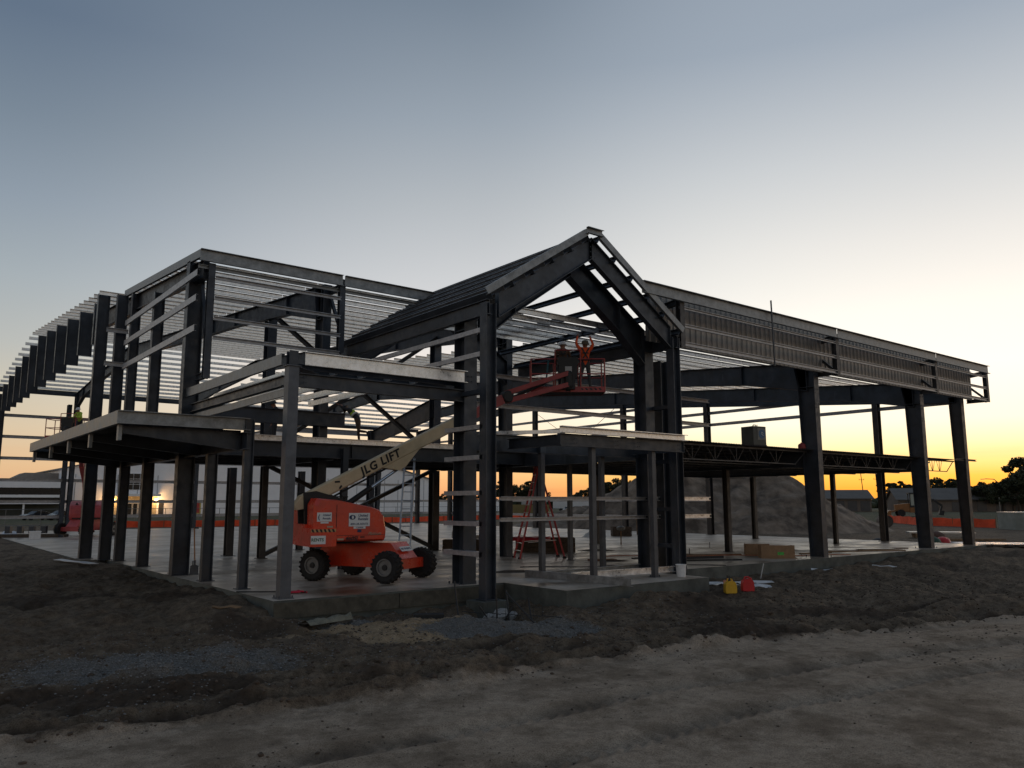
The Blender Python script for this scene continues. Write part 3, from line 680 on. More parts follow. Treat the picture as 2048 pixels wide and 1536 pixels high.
# --- left canopy over the side door (low) : x 4.35..7.4, y 20.7..34.4
for (p0, p1) in (((4.35, 20.66, 4.22), (4.35, 27.0, 4.22)), ((4.35, 27.0, 4.22), (4.35, 34.5, 4.22)), ((4.35, 20.66, 4.22), (7.55, 20.66, 4.22)), ((4.35, 34.5, 4.22), (7.2, 34.5, 4.22))):
    trim(p0, p1, .32, .1, galvd, name='canopy_trim')
for yb in (20.95, 24.3, 27.4, 30.6, 34.2):
    plate_girder('canopy_beam', [((4.55, 4.06), (4.55, 3.86)), ((7.4, 4.06), (7.4, 3.56))], yb, .16, .018, .014, axis='y')
    MB().box(4.44, 4.52, yb-.09, yb+.09, 3.68, 4.06).build('hanger', galvd, B, world=True)
for xb in (5.2, 6.0, 6.8): beam((xb, 20.8, 4.1), (xb, 34.4, 4.1), .08, .12, steel, 'canopy_purlin')
box_m('canopy_deck', 4.45, 7.3, 20.8, 34.4, 4.17, 4.20, deckm)
beam((7.45, 20.5, 3.78), (7.45, 35.0, 3.78), .2, .45, steel, 'beam')
col_simple(7.55, 20.66, 4.35, .16, .24, 'x'); col_simple(7.5, 23.4, 3.56, .20, .3, 'x')
# --- corner canopy: x 7.4..12.5, y 18..25.6
mb = MB().box(7.44, 7.70, 17.93, 18.19, 0, 5.42); mb.box(7.38, 7.76, 17.87, 18.25, .001, .02).box(7.40, 7.74, 17.89, 18.23, 5.42, 5.44)
mb.build('column', mat('corner_post_steel', (.10, .108, .125), .48, .35, .2, 2.5, .1, 30), B, world=True)
member('hanging_post', iprof(.22, .2, .02, .014), (7.57, 18.06, 5.44), (7.57, 18.06, 5.80), (0, 1, 0), steel, B)
trim((7.85, 17.95, 5.63), (12.6, 17.95, 5.63), .33, .09, galv, name='canopy_trim')
trim((7.35, 18.2, 5.6), (7.35, 25.8, 5.6), .27, .09, galvd, name='canopy_trim')
for dy in (.5, 1.0): chan((7.85, 17.95+dy, 5.5), (12.6, 17.95+dy, 5.5), .14, .07, steel, 'canopy_purlin')
for xb in (8.15, 8.95, 9.75, 10.55, 11.35): chan((xb, 18.6, 5.52), (xb, 25.6, 5.52), .17, .07, galv, 'canopy_purlin')
chan((7.5, 18.3, 4.82), (7.5, 25.4, 4.82), .18, .07, galvd, 'canopy_purlin')
beam((7.7, 18.06, 5.11), (12.6, 18.06, 5.11), .18, .34, steel, 'beam')
beam((7.5, 18.3, 5.1), (7.5, 25.6, 5.1), .16, .26, steel, 'beam')
beam((7.6, 25.3, 5.0), (12.6, 25.3, 5.0), .2, .48, steel, 'beam')
MB().bar((7.65, 18.1, 5.42), (9.0, 19.3, 5.42), .3, .02).build('corner_plate', steel, B, world=True)

# --- mezzanine: girders, open web joists, corrugated deck
def joist(xa, xb, yj, zt=4.24, dep=.56):
    mb = MB(); L = xb-xa
    mb.bar((xa, yj, zt-.03), (xb, yj, zt-.03), .09, .06)
    ia, ib = xa+.85, xb-.85
    mb.bar((ia, yj, zt-dep), (ib, yj, zt-dep), .07, .038)
    n = max(3, int((ib-ia)/1.15)); st = (ib-ia)/n
    for k in range(n):
        a = ia+k*st
        mb.bar((a+.04, yj, zt-dep), (a+st*.38, yj, zt-.05), .016, .016).bar((a-st*.38, yj, zt-.05), (a-.03, yj, zt-dep), .016, .016)
        mb.bar((a, yj, zt-dep), (a, yj, zt-.05), .022, .022)
    mb.bar((xa+.1, yj, zt-.06), (ia, yj, zt-dep), .03, .03).bar((xb-.1, yj, zt-.06), (ib, yj, zt-dep), .03, .03)
    return mb.mesh('floor_joist', steelw)
jm = {}
def put_joist(xa, xb, yj):
    L = round(xb-xa, 2)
    if L not in jm: jm[L] = joist(0, L, 0)
    link('floor_joist', jm[L], B, Vector((xa, yj, 0))-B.location)
yj = 18.12
while yj < 30.7:
    for a, b in ((20.35, 29.75), (30.05, 39.05), (39.35, 43.4)): put_joist(a, b, yj)
    if yj > 24.5:
        for a, b in ((7.6, 11.8), (12.1, 20.05)): put_joist(a, b, yj)
    yj += 1.22
for X in (20.2, 29.9, 39.2): beam((X, 18.3, 3.9), (X, 30.6, 3.9), .22, .62, steel, 'girder')
for X in (7.7, 11.95): beam((X, 24.9, 3.9), (X, 30.6, 3.9), .22, .62, steel, 'girder')
plate_girder('girder', [((7.7, 4.10), (7.7, 3.66)), ((12.6, 4.10), (12.6, 3.66)), ((20.1, 4.10), (20.1, 3.66))], 24.75, .2, .02, .016, axis='y')
chan((7.7, 24.64, 4.22), (20.1, 24.64, 4.22), .18, .08, galv, 'deck_edge')
plate_girder('girder', [((7.7, 4.15), (7.7, 3.62)), ((44, 4.15), (44, 3.62))], 30.6, .2, .02, .016, axis='y')
def deck_sheet(w, L):
    mb = MB(); pts = []; n = 6
    for k in range(n):
        b0 = k*w/n; pts += [(b0, .04), (b0+w/n*.42, .04), (b0+w/n*.5, 0), (b0+w/n*.92, 0)]
    pts.append((w, .04)); vs = []
    for (a, b_) in pts: vs += [(a, 0, b_), (a, L, b_)]
    fs = [(2*i, 2*i+2, 2*i+3, 2*i+1) for i in range(len(pts)-1)]
    return mb.add(vs, fs).mesh('deck_sheet', deckm)
dm1 = deck_sheet(.9, 12.9); dm2 = deck_sheet(.9, 6.0)
for k in range(25): link('deck_sheet', dm1, B, Vector((20.35+.9*k, 17.85, 4.26))-B.location)
for k in range(14): link('deck_sheet', dm2, B, Vector((7.65+.9*k, 24.75, 4.26))-B.location)
member('deck_edge', cprof(.06, .1, .008, 1), (42.8, 17.8, 4.3), (45.3, 17.8, 4.3), (0, 0, 1), steelw, B)
for (x_, y_, w_) in ((11.6, 33.5, .36), (14.4, 34.6, .26), (15.6, 35.6, .3), (20.2, 31.3, .42), (21.5, 33.3, .3), (29.57, 22.0, .26), (40.9, 28.5, .28), (39.3, 22.5, .22), (12.1, 31.2, .3), (20.4, 29.4, .3), (29.9, 30.5, .26), (16.2, 30.6, .22)):
    if (x_, y_) in ((16.2, 30.6),): continue
    col_simple(x_, y_, 3.62, w_*.8, w_, 'y', m=steelw)
# vertical X bracing (two storeys) on the line y = 31.2
for p0, p1 in (((12.1, 31.2, 3.7), (20.2, 31.2, .1)), ((12.1, 31.2, .1), (20.2, 31.2, 3.7)), ((12.1, 31.2, 9.9), (20.2, 31.2, 4.2)), ((12.1, 31.2, 4.2), (20.2, 31.2, 9.9))):
    beam(p0, p1, .16, .16, steelw, 'brace')
# upper storey: columns at the back of the mezzanine with a secondary rafter
for (x_, y_) in ((12.1, 31.2), (20.2, 31.3)): col_simple(x_, y_, HI(y_)-.9, .36, .46, 'y', z0=4.3)
plate_girder('rafter', [((31.4, 7.0), (31.4, 6.1)), ((37.3, 5.85), (37.3, 5.2))], 20.2, .22, .02, .016)
col_simple(20.2, 37.4, 5.8, .28, .36, 'y')
for zz_ in (6.8, 5.9, 5.0): chan((12.0, 38.6, zz_), (20.1, 38.6, zz_), .16, .07, girtm)


# bolted connections on the members nearest the yard
bm_ = MB()
def bolts(x, y, z, dx, dz, n, m, out):
    for i in range(n):
        for j in range(m):
            c = (x+dx*i*(1 if out[1] else 0), y+dx*i*(1 if out[0] else 0), z+dz*j); bm_.bar(c, tuple(a+b_*.022 for a, b_ in zip(c, out)), .032, .032)
bolts(12.66, 17.93, 5.52, .12, .14, 2, 2, (0, -1, 0)); bolts(7.83, 17.96, 5.05, .0, .14, 1, 2, (0, -1, 0)); bolts(7.90, 17.96, 5.05, .0, .14, 1, 2, (0, -1, 0))
for X_ in (29.9, 39.2):
    for z_ in (7.2, 6.6, 6.0): bolts(X_-.1, 17.58, z_, .2, .15, 2, 2, (0, -1, 0))
for x_ in (14.8, 16.4, 17.3, 19.1): bolts(x_, 15.92, 3.78, .08, .12, 2, 2, (0, -1, 0))
for (x_, y_) in ((16.36, 16.80), (16.54, 16.80)): bolts(x_, y_, 9.55, .0, .16, 1, 4, (0, -1, 0))
bx_ = bm_.build('bolt_heads', steel, B, world=True); bx_['kind'] = 'stuff'

ab = MB()
for (x_, y_, h_) in ((7.57, 18.06, .16), (12.7, 18.2, .27), (29.9, 17.9, .36), (39.2, 17.9, .36), (20.2, 18.2, .27), (15.66, 16.15, .1), (18.15, 16.15, .1)):
    for a_ in (-1, 1):
        for b_ in (-1, 1): ab.bar((x_+a_*h_, y_+b_*h_*.9, .0), (x_+a_*h_, y_+b_*h_*.9, .07), .025, .025)
abx = ab.build('anchor_bolts', steel, B, world=True); abx['kind'] = 'stuff'
for k_, (xa, xb) in enumerate(((7.2, 10.4), (10.42, 13.7))):
    fbd = MB().box(xa, xb, 17.645, 17.695, -.40, -.045).build('form_board', mat('form_timber', (.075, .068, .052), .9, 0, .3, 4, .3, 18), None); tag(fbd, ('grey form board against the slab face left of the gable columns', 'grey form board against the slab face behind the gable column')[k_], 'board')

# ------------------------------------------------------------------ text
def text_mesh(s, size, m, bold=0.0, shear=0.0, ext=.002, spacing=1.0):
    c = bpy.data.curves.new('text', 'FONT'); c.body = s; c.size = size; c.extrude = ext; c.offset = bold*size; c.shear = shear
    c.align_x = 'CENTER'; c.align_y = 'CENTER'; c.space_character = spacing; c.resolution_u = 3
    o = bpy.data.objects.new('text', c); COL.objects.link(o); dg = bpy.context.evaluated_depsgraph_get()
    me = bpy.data.meshes.new_from_object(o.evaluated_get(dg)); bpy.data.objects.remove(o); bpy.data.curves.remove(c)
    me.materials.clear(); me.materials.append(m); return me
def place(name, me, parent, origin, xdir, up):
    """put a mesh drawn in its own xy plane so that x runs along xdir and y along up; coordinates are the parent's"""
    xd = Vector(xdir).normalized(); u = Vector(up); u = (u-xd*u.dot(xd)).normalized(); n = xd.cross(u)
    Mx = Matrix((xd, u, n)).transposed().to_4x4(); Mx.translation = Vector(origin)
    o = link(name, me, parent); o.matrix_local = Mx; return o

# ------------------------------------------------------------------ people
def skin_mesh(verts, edges, rads, sub=1, root=0):
    me = bpy.data.meshes.new('body'); me.from_pydata(verts, edges, [])
    ob = bpy.data.objects.new('body', me); COL.objects.link(ob)
    sk = ob.modifiers.new('s', 'SKIN'); sk.use_smooth_shade = True
    if not me.skin_vertices: me.skin_vertices.new()
    for i, r in enumerate(rads):
        sv = me.skin_vertices[0].data[i]; sv.radius = r if isinstance(r, tuple) else (r, r); sv.use_root = (i == root)
    sb = ob.modifiers.new('b', 'SUBSURF'); sb.levels = sub; sb.render_levels = sub
    dg = bpy.context.evaluated_depsgraph_get(); out = bpy.data.meshes.new_from_object(ob.evaluated_get(dg))
    bpy.data.objects.remove(ob); bpy.data.meshes.remove(me)
    out.polygons.foreach_set('use_smooth', [True]*len(out.polygons)); return out
POSE0 = dict(pelvis=(0, 0, .96), waist=(0, 0, 1.08), chest=(0, .01, 1.30), upper=(0, .01, 1.42), neck=(0, 0, 1.50), skull=(0, -.01, 1.60), crown=(0, 0, 1.70),
    shl=(.18, .01, 1.42), shr=(-.18, .01, 1.42), ell=(.24, .02, 1.14), elr=(-.24, .02, 1.14), wrl=(.25, -.06, .90), wrr=(-.25, -.06, .90),
    hpl=(.09, 0, .92), hpr=(-.09, 0, .92), knl=(.11, -.02, .50), knr=(-.11, -.02, .50), anl=(.12, .03, .09), anr=(-.12, .03, .09), tol=(.13, -.13, .05), tor=(-.13, -.13, .05))
RAD = dict(pelvis=(.145, .115), waist=(.135, .11), chest=(.165, .125), upper=(.13, .10), neck=.055, skull=(.085, .10), crown=(.06, .07), shl=.075, shr=.075, ell=.05, elr=.05, wrl=.034, wrr=.034,
    hpl=.095, hpr=.095, knl=.062, knr=.062, anl=.045, anr=.045, tol=.038, tor=.038)
def person(loc, rz, label, top, trousers, pose=None, vest=None, hat=None, harness=False, s=1.0):
    J = {k: Vector(v) for k, v in POSE0.items()}
    for k, v in (pose or {}).items(): J[k] = Vector(v)
    t = thing('person', loc, label, 'person', rz=rz)
    names = list(J); vs = [J[k]*s for k in names]; idx = {k: i for i, k in enumerate(names)}
    bones = [('pelvis', 'waist'), ('waist', 'chest'), ('chest', 'upper'), ('upper', 'neck'), ('neck', 'skull'), ('skull', 'crown'), ('upper', 'shl'), ('upper', 'shr'), ('shl', 'ell'), ('shr', 'elr'), ('ell', 'wrl'), ('elr', 'wrr'),
             ('pelvis', 'hpl'), ('pelvis', 'hpr'), ('hpl', 'knl'), ('hpr', 'knr'), ('knl', 'anl'), ('knr', 'anr'), ('anl', 'tol'), ('anr', 'tor')]
    ed = [(idx[a], idx[b]) for a, b in bones]; rd = [tuple(q_*s for q_ in RAD[k]) if isinstance(RAD[k], tuple) else RAD[k]*s for k in names]
    kind = {('neck', 'skull'): 0, ('skull', 'crown'): 0, ('upper', 'neck'): 1, ('anl', 'tol'): 3, ('anr', 'tor'): 3}
    seg = []
    for a, b in bones:
        k = kind.get((a, b), 2 if a in ('pelvis', 'hpl', 'hpr', 'knl', 'knr') and b != 'waist' else 1); seg.append((J[a]*s, J[b]*s, k))
    # hands: a palm and five fingers each
    for sd in 'lr':
        w = J['wr'+sd]; d = (w-J['el'+sd]).normalized(); side = d.cross(Vector((0, 1, .2))).normalized(); fl = side.cross(d)
        palm = w+d*.055; ip = len(vs); vs.append(palm*s); ed.append((idx['wr'+sd], ip)); rd.append((.036*s, .022*s)); seg.append((w*s, palm*s, 0))
        for q_, (off, L_) in enumerate(((-.032, .065), (-.011, .078), (.011, .074), (.032, .058))):
            a_ = palm+side*off+d*.03; b_ = a_+d*L_*.55-fl*.01; c_ = b_+d*L_*.4-fl*.03
            i_ = len(vs); vs += [a_*s, b_*s, c_*s]; ed += [(ip, i_), (i_, i_+1), (i_+1, i_+2)]; rd += [.0105*s, .0095*s, .008*s]; seg.append((a_*s, c_*s, 0))
        th = palm-side*.03-d*.01; th2 = th-side*.028+d*.03-fl*.012; i_ = len(vs); vs += [th*s, th2*s]; ed += [(ip, i_), (i_, i_+1)]; rd += [.012*s, .0095*s]; seg.append((th*s, th2*s, 0))
    # nose, ears
    hd = (J['crown']-J['neck']).normalized(); fw = Vector((0, -1, 0)); fw = (fw-hd*fw.dot(hd)).normalized(); sdv = hd.cross(fw)
    for v in (J['skull']+fw*.115-hd*.005,): vs.append(v*s); ed.append((idx['skull'], len(vs)-1)); rd.append(.016*s); seg.append((v*s, v*s, 0))
    for q_ in (-1, 1): v = J['skull']+sdv*.092*q_; vs.append(v*s); ed.append((idx['skull'], len(vs)-1)); rd.append(.016*s); seg.append((v*s, v*s, 0))
    me = skin_mesh([tuple(v) for v in vs], ed, rd, 1, idx['pelvis'])
    boots = mat('boot_leather', (.03, .022, .016), .8, 0, .2, 20)
    for m in (skinm, top, trousers, boots): me.materials.append(m)
    co = np.empty(len(me.polygons)*3); me.polygons.foreach_get('center', co); co = co.reshape(-1, 3)
    best = np.full(len(co), 9.); mi = np.zeros(len(co), int)
    for a, b, k in seg:
        a = np.array(a); b = np.array(b); ab = b-a; L2 = max(ab@ab, 1e-9); u = np.clip(((co-a)@ab)/L2, 0, 1); d = np.linalg.norm(co-(a+u[:, None]*ab), axis=1)
        k_ = d < best; best[k_] = d[k_]; mi[k_] = k
    me.polygons.foreach_set('material_index', mi); me.update()
    link('body', me, t)
    if vest:
        nv = [J['waist']*s-Vector((0, 0, .03)), J['chest']*s, J['upper']*s]
        vm = skin_mesh([tuple(v) for v in nv], [(0, 1), (1, 2)], [(.16*s, .135*s), (.185*s, .145*s), (.15*s, .115*s)], 1, 0); vm.materials.append(vest); link('safety_vest', vm, t)
        mb = MB(); c_ = (J['waist']+J['chest'])*.5*s; u_ = (J['chest']-J['waist']).normalized()
        prof = [(.19, -.03), (.19, .03)]
        mb.lathe([(.178, -.03), (.182, 0), (.178, .03)], (0, 0, 0), 'z', 14); mm_ = mb.mesh('reflective_band', mat('reflective_tape', (.7, .7, .65), .3, 0, .05, 5))
        o = link('reflective_band', mm_, t, c_); o.scale = (1, .82, 1); o.rotation_euler = u_.to_track_quat('Z', 'Y').to_euler()
    if hat:
        mb = MB().lathe([(.150, 0), (.152, .012), (.122, .016), (.120, .05), (.10, .095), (.06, .125), (.015, .135)], n=16)
        mb.box(-.07, .07, -.19, -.10, .0, .012)
        o = mb.build('hard_hat', hat, t, smooth=True, loc=tuple(J['crown']*s-hd*.075)); o.rotation_euler = hd.to_track_quat('Z', 'Y').to_euler()
    if harness:
        mb = MB(); hm = mat('harness_webbing', (.02, .02, .022), .7, 0, .1, 10)
        c_ = J['chest']*s; sh = (J['shr']-J['shl']).normalized(); u_ = (J['upper']-J['waist']).normalized(); bk = sh.cross(u_)
        if bk.y < 0: bk = -bk
        for q_ in (-1, 1):
            mb.bar(J['shl' if q_ < 0 else 'shr']*s*.62+J['upper']*s*.38+bk*.125+u_*.03, J['waist']*s+sh*q_*-.10+bk*.135, .045, .012, up=bk)
        mb.bar(J['waist']*s+sh*.16+bk*.10, J['waist']*s-sh*.16+bk*.10, .06, .06, up=u_).bar(J['chest']*s+sh*.1+bk*.150, J['chest']*s-sh*.1+bk*.150, .04, .012, up=bk)
        mb.build('harness', hm, t)
    return t

# ------------------------------------------------------------------ boom lifts
class Fr:
    def __init__(s, o, az): s.o = Vector(o); s.a = Vector((math.cos(az), math.sin(az), 0)); s.b = Vector((-math.sin(az), math.cos(az), 0))
    def __call__(s, l, w, z_): return s.o+s.a*l+s.b*w+Vector((0, 0, z_))
def fbox(mb, fr, l0, l1, w0, w1, z0, z1, mi=0):
    vs = [fr(l0, w0, z0), fr(l1, w0, z0), fr(l1, w1, z0), fr(l0, w1, z0), fr(l0, w0, z1), fr(l1, w0, z1), fr(l1, w1, z1), fr(l0, w1, z1)]
    return mb.add(vs, [(0, 3, 2, 1), (4, 5, 6, 7), (0, 1, 5, 4), (1, 2, 6, 5), (2, 3, 7, 6), (3, 0, 4, 7)], mi)
def fprism(mb, fr, poly, w0, w1, mi=0, inset=0):
    n = len(poly); c = (sum(p[0] for p in poly)/n, sum(p[1] for p in poly)/n)
    if not inset:
        vs = [fr(l, w0, z_) for l, z_ in poly]+[fr(l, w1, z_) for l, z_ in poly]
        return mb.add(vs, [(i, (i+1) % n, n+(i+1) % n, n+i) for i in range(n)]+[tuple(range(n))[::-1], tuple(range(n, 2*n))], mi)
    sg = 1 if w1 > w0 else -1; rings = []
    for w, k in ((w0, inset), (w0+sg*inset, 0), (w1-sg*inset, 0), (w1, inset)):
        rings.append([fr(l+(c[0]-l)*k*.9, w, z_+(c[1]-z_)*k*.9) for l, z_ in poly])
    vs = [v for r_ in rings for v in r_]; fs = []
    for r_ in range(3): fs += [(r_*n+i, r_*n+(i+1) % n, (r_+1)*n+(i+1) % n, (r_+1)*n+i) for i in range(n)]
    return mb.add(vs, fs+[tuple(range(n))[::-1], tuple(range(3*n, 4*n))], mi)
def wheel(parent, pos, axis, steer=0):
    a = Vector(axis).normalized()
    mb = MB(); r, w = .435, .33
    mb.lathe([(.24, -w/2+.02), (.36, -w/2), (.405, -w/2+.03), (.42, -w/4), (.42, w/4), (.405, w/2-.03), (.36, w/2), (.24, w/2-.02), (.23, 0)], axis='x', n=28)
    for k in range(20):
        th = 2*math.pi*k/20
        for s_ in (-1, 1):
            t2 = th+(.09 if s_ > 0 else -.07); c, s2 = math.cos(t2), math.sin(t2); c3, s3 = math.cos(t2+.16), math.sin(t2+.16)
            mb.bar((s_*.01, c3*.425, s3*.425), (s_*.165, c*.405, s2*.405), .05, .045, up=(0, c, s2))
    ty = mb.mesh('tyre', rubber)
    rb = MB().lathe([(.24, .12), (.235, .165), (.205, .165), (.185, .10), (.15, .06), (.04, .055)], axis='x', n=24)
    rb.lathe([(.235, -.13), (.20, -.12), (.05, -.08)], axis='x', n=20)
    for k in range(8):
        th = 2*math.pi*k/8; rb.lathe([(.012, .088), (.012, .108)], (0, .13*math.cos(th), .13*math.sin(th)), 'x', 6)
    o = bpy.data.objects.new('wheel', ty); COL.objects.link(o); o.parent = parent; o.location = pos
    o.rotation_euler = (0, 0, math.atan2(a.y, a.x))
    rm = rb.mesh('rim', rimm); ro = link('rim', rm, o)
    hb = MB().lathe([(.155, .062), (.13, .10), (.085, .105), (.075, .15), (.02, .155)], axis='x', n=14); link('hub', hb.mesh('hub', black), o); return o
def decal(parent, fr_o, xd, up, w, h, lines, label=None, m=white):
    mb = MB().box(-w/2, w/2, -h/2, h/2, 0, .004); o = place('decal', mb.mesh('decal', m), parent, fr_o, xd, up)
    for (txt, size, dx, dy, col_, bold, shear) in lines:
        tm = text_mesh(txt, size, col_, bold, shear); t_ = link('lettering', tm, o); t_.location = (dx, dy, .006)
    return o
def boom_lift(root, az_c, az_b, turn, piv, J, plat, paz, main=True, redm=None):
    pm = redm or orange
    fc = Fr((0, 0, 0), az_c); fb = Fr(turn, az_b)
    # chassis: a is the length axis (front towards -a)
    mb = MB()
    fprism(mb, fc, [(-1.15, .36), (-1.32, .62), (-.95, 1.06), (1.15, 1.06), (1.42, .80), (1.35, .40)], -.46, .46)
    mb.build('chassis', pm, root)
    for l0_, l1_, z1_ in ((-1.30, -1.05, .60), (1.05, 1.25, .55)): mb = MB(); fbox(mb, fc, l0_, l1_, -.92, .92, .33, z1_); mb.build('axle', pm, root)
    for l_ in (-1.17, 1.17):
        for w_ in (-1.0, 1.0):
            p = fc(l_, w_, .435); ax = fc.b*(1 if w_ > 0 else -1); wheel(root, p, ax)
    # turntable
    mb = MB().lathe([(.55, 1.05), (.55, 1.14)], tuple(fb(0, 0, 0)), 'z', 24); fbox(mb, fb, -1.3, .62, -.9, .9, 1.12, 1.2)
    mb.build('turntable', black, root)
    hood = [(-2.0, 1.14), (-2.02, 2.12), (-1.90, 2.30), (-1.1, 2.25), (.30, 2.06), (.62, 1.98), (.82, 1.80), (.92, 1.45), (.90, 1.22), (.84, 1.14)]
    K = 2.05/2.92; hl_ = lambda l: -1.40+(l+2.0)*K; hood = [(hl_(a), b_) for a, b_ in hood]
    mb = MB(); fprism(mb, fb, hood, -1.10, -.36, inset=.09); h1 = mb.build('hood', pm, root)
    mb = MB(); fprism(mb, fb, hood, .36, 1.06, inset=.09); mb.build('hood', pm, root)
    # creases and a joint line in the hood
    mb = MB(); mb.bar(fb(hl_(-1.85), -1.095, 2.05), fb(hl_(-.7), -1.105, 1.86), .014, .05).bar(fb(hl_(-.7), -1.105, 1.86), fb(hl_(.55), -1.10, 1.80), .014, .03)
    mb.build('hood_crease', pm, h1)
    mb = MB(); mb.bar(fb(-.80, -1.104, 1.18), fb(-.80, -1.104, 2.12), .01, .012).bar(fb(-.8, -1.104, 1.30), fb(.60, -1.10, 1.30), .01, .01)
    mb.bar(fb(-.12, -1.105, 1.25), fb(.0, -1.105, 1.25), .02, .03); mb.build('hood_seam', black, h1)
    # counterweight with hazard stripes
    mb = MB(); fbox(mb, fb, -1.52, -.80, -1.14, -.6, 1.02, 1.50); fbox(mb, fb, -1.52, -1.2, -.6, 1.06, 1.02, 1.6); cw = mb.build('counterweight', pm, root)
    mb = MB(); fbox(mb, fb, -1.50, -.82, -1.147, -1.14, 1.40, 1.48, 0)
    for k in range(6):
        l_ = -1.46+k*.112
        mb.add([fb(l_, -1.150, 1.40), fb(l_+.055, -1.150, 1.40), fb(l_+.02, -1.150, 1.48), fb(l_-.035, -1.150, 1.48)], [(0, 1, 2, 3)], 1)
    mb.build('hazard_stripe', [mat('stripe_yellow', (.55, .30, .12), .5, 0, .1, 5), black], cw)
    # upright, beacon
    mb = MB(); fprism(mb, fb, [(-1.42, 1.2), (-1.50, 2.45), (-1.15, 2.50), (-.35, 2.28), (-.4, 1.2)], -.34, -.27); fprism(mb, fb, [(-1.42, 1.2), (-1.50, 2.45), (-1.15, 2.50), (-.35, 2.28), (-.4, 1.2)], .27, .34)
    mb.build('upright', black, root)
    mb = MB(); mb.lathe([(.05, 2.0), (.06, 2.09), (.04, 2.16), (.02, 2.18)], tuple(fb(.20, -.7, 0)), 'z', 8); fbox(mb, fb, .10, .30, -.8, -.6, 2.0, 2.06); mb.build('beacon', black, root)
    # boom
    P0 = Vector(piv); P1 = Vector(J); d = (P1-P0); L = d.length; u = d.normalized(); side = u.cross(Vector((0, 0, 1))).normalized(); up = side.cross(u)
    e1 = P0+u*(L*.80)
    mb = MB(); a = P0-u*.30
    prof = [(-.155, -.15), (-.12, -.185), (.12, -.185), (.155, -.15), (.155, .15), (.12, .185), (-.12, .185), (-.155, .15)]
    mb.sweep(prof, a+u*.25, e1, (0, 0, 1)); mb.add([a+side*s_*.15+up*k for s_ in (-1, 1) for k in (-.12, .02)]+[a+u*.27+side*s_*.155+up*k for s_ in (-1, 1) for k in (-.20, .185)], [(0, 1, 5, 4), (2, 6, 7, 3), (0, 4, 6, 2), (1, 3, 7, 5), (0, 2, 3, 1)])
    # cheek plates under the boom for the lift cylinder
    c = P0+u*(L*.41)
    for s_ in (-1, 1): mb.add([c+side*s_*.15-up*.17-u*.55, c+side*s_*.15-up*.48-u*.1, c+side*s_*.15-up*.45+u*.12, c+side*s_*.15-up*.17+u*.75, c+side*s_*.12-up*.17-u*.55, c+side*s_*.12-up*.48-u*.1, c+side*s_*.12-up*.45+u*.12, c+side*s_*.12-up*.17+u*.75],
        [(0, 1, 2, 3), (4, 7, 6, 5), (0, 4, 5, 1), (1, 5, 6, 2), (2, 6, 7, 3), (3, 7, 4, 0)])
    bm_ = mb.build('boom', cream if main else pm, root)
    jm_0 = mat('weathered_red_paint', (.30, .040, .040), .5, 0, .2, 3)
    if main:
        place('lettering', text_mesh('JLG LIFT', .33, black, .022, .12, .003, 1.12), bm_, P0+u*(L*.285)-side*-.160+up*.0, u, up) if False else None
        # the side that faces the camera is +side or -side, whichever points to the yard
        sgn = 1 if side.y < 0 else -1
        o = place('lettering', text_mesh('JLG LIFT', .33, black, .035, .12, .003, 1.12), bm_, P0+u*(L*.335)+side*sgn*.160+up*.0, u if sgn > 0 else -u, up)
        mb = MB(); mb.bar(P0+u*.98+side*sgn*.158+up*.10, P0+u*1.12+side*sgn*.158+up*.04, .01, .05).bar(P0+u*1.02+side*sgn*.158-up*.13, P0+u*1.12+side*sgn*.158-up*.08, .01, .05); mb.build('mark', black, bm_)
    mb = MB().sweep([(-.11, -.15), (.11, -.15), (.11, .15), (-.11, .15)], P0+u*(L*.78), P1-u*.2, (0, 0, 1)); mb.build('fly_boom', jm_0, root)
    if main:   # hydraulic hoses at the boom foot and under the boom
        hz_ = mat('rubber_hose', (.012, .012, .012), .6, 0, .1, 5)
        for k in range(3):
            MB().tube([fb(-.55, -.2+.15*k, 1.9), fb(-.2, -.22+.15*k, 2.35), P0+u*.8-up*.27+side*(.08*k-.08), P0+u*(L*.36)-up*.255+side*(.08*k-.08)], .016, 5).build('hose', hz_, root)
    # lift cylinder
    q0 = fb(-.75, 0, 1.72); q1 = c-up*.42; dd = (q1-q0)
    MB().tube([q0, q0+dd*.60], .085, 12).build('lift_cylinder', black, root)
    MB().tube([q0+dd*.55, q1], .045, 12).build('cylinder_rod', chrome, root)
    # jib knuckle, jib arms
    kn = MB(); kn.lathe([(.16, -.16), (.2, -.14), (.2, .14), (.16, .16)], n=16)
    o = kn.build('knuckle', black, root); o.location = P1; o.rotation_euler = side.to_track_quat('Z', 'Y').to_euler()
    fp = Fr(plat, paz)   # platform frame: a along its length, b towards its far side; origin centre of the floor, near edge
    mount = fp(0, -.62, .35)
    mb = MB(); mb.bar(P1+up*.12, mount+Vector((0, 0, .22)), .17, .15); jm_ = mat('weathered_red_paint', (.30, .040, .040), .5, 0, .2, 3); o1 = mb.build('jib_arm', jm_, root)
    mb = MB(); mb.bar(P1-Vector((0, 0, .14)), mount-Vector((0, 0, .16)), .17, .15); mb.build('jib_arm', jm_, root)
    dj = mount-P1; MB().tube([P1+dj*.12-Vector((0, 0, .06)), P1+dj*.62+Vector((0, 0, .10))], .045, 8).build('jib_cylinder', black, root)
    MB().tube([P1+dj*.5+Vector((0, 0, .04)), P1+dj*.86+Vector((0, 0, .16))], .022, 8).build('cylinder_rod', chrome, root)
    mb = MB().lathe([(.14, -.28), (.17, -.2), (.17, .22), (.12, .3)], tuple(mount+fp.b*.08), 'z', 14); fbox(mb, fp, -.22, .22, -.62, -.42, .05, .62)
    mb.bar(mount+fp.b*.1+Vector((0, 0, -.2)), fp(0, -.4, -.02), .16, .1)
    mb.build('rotator', black, root)
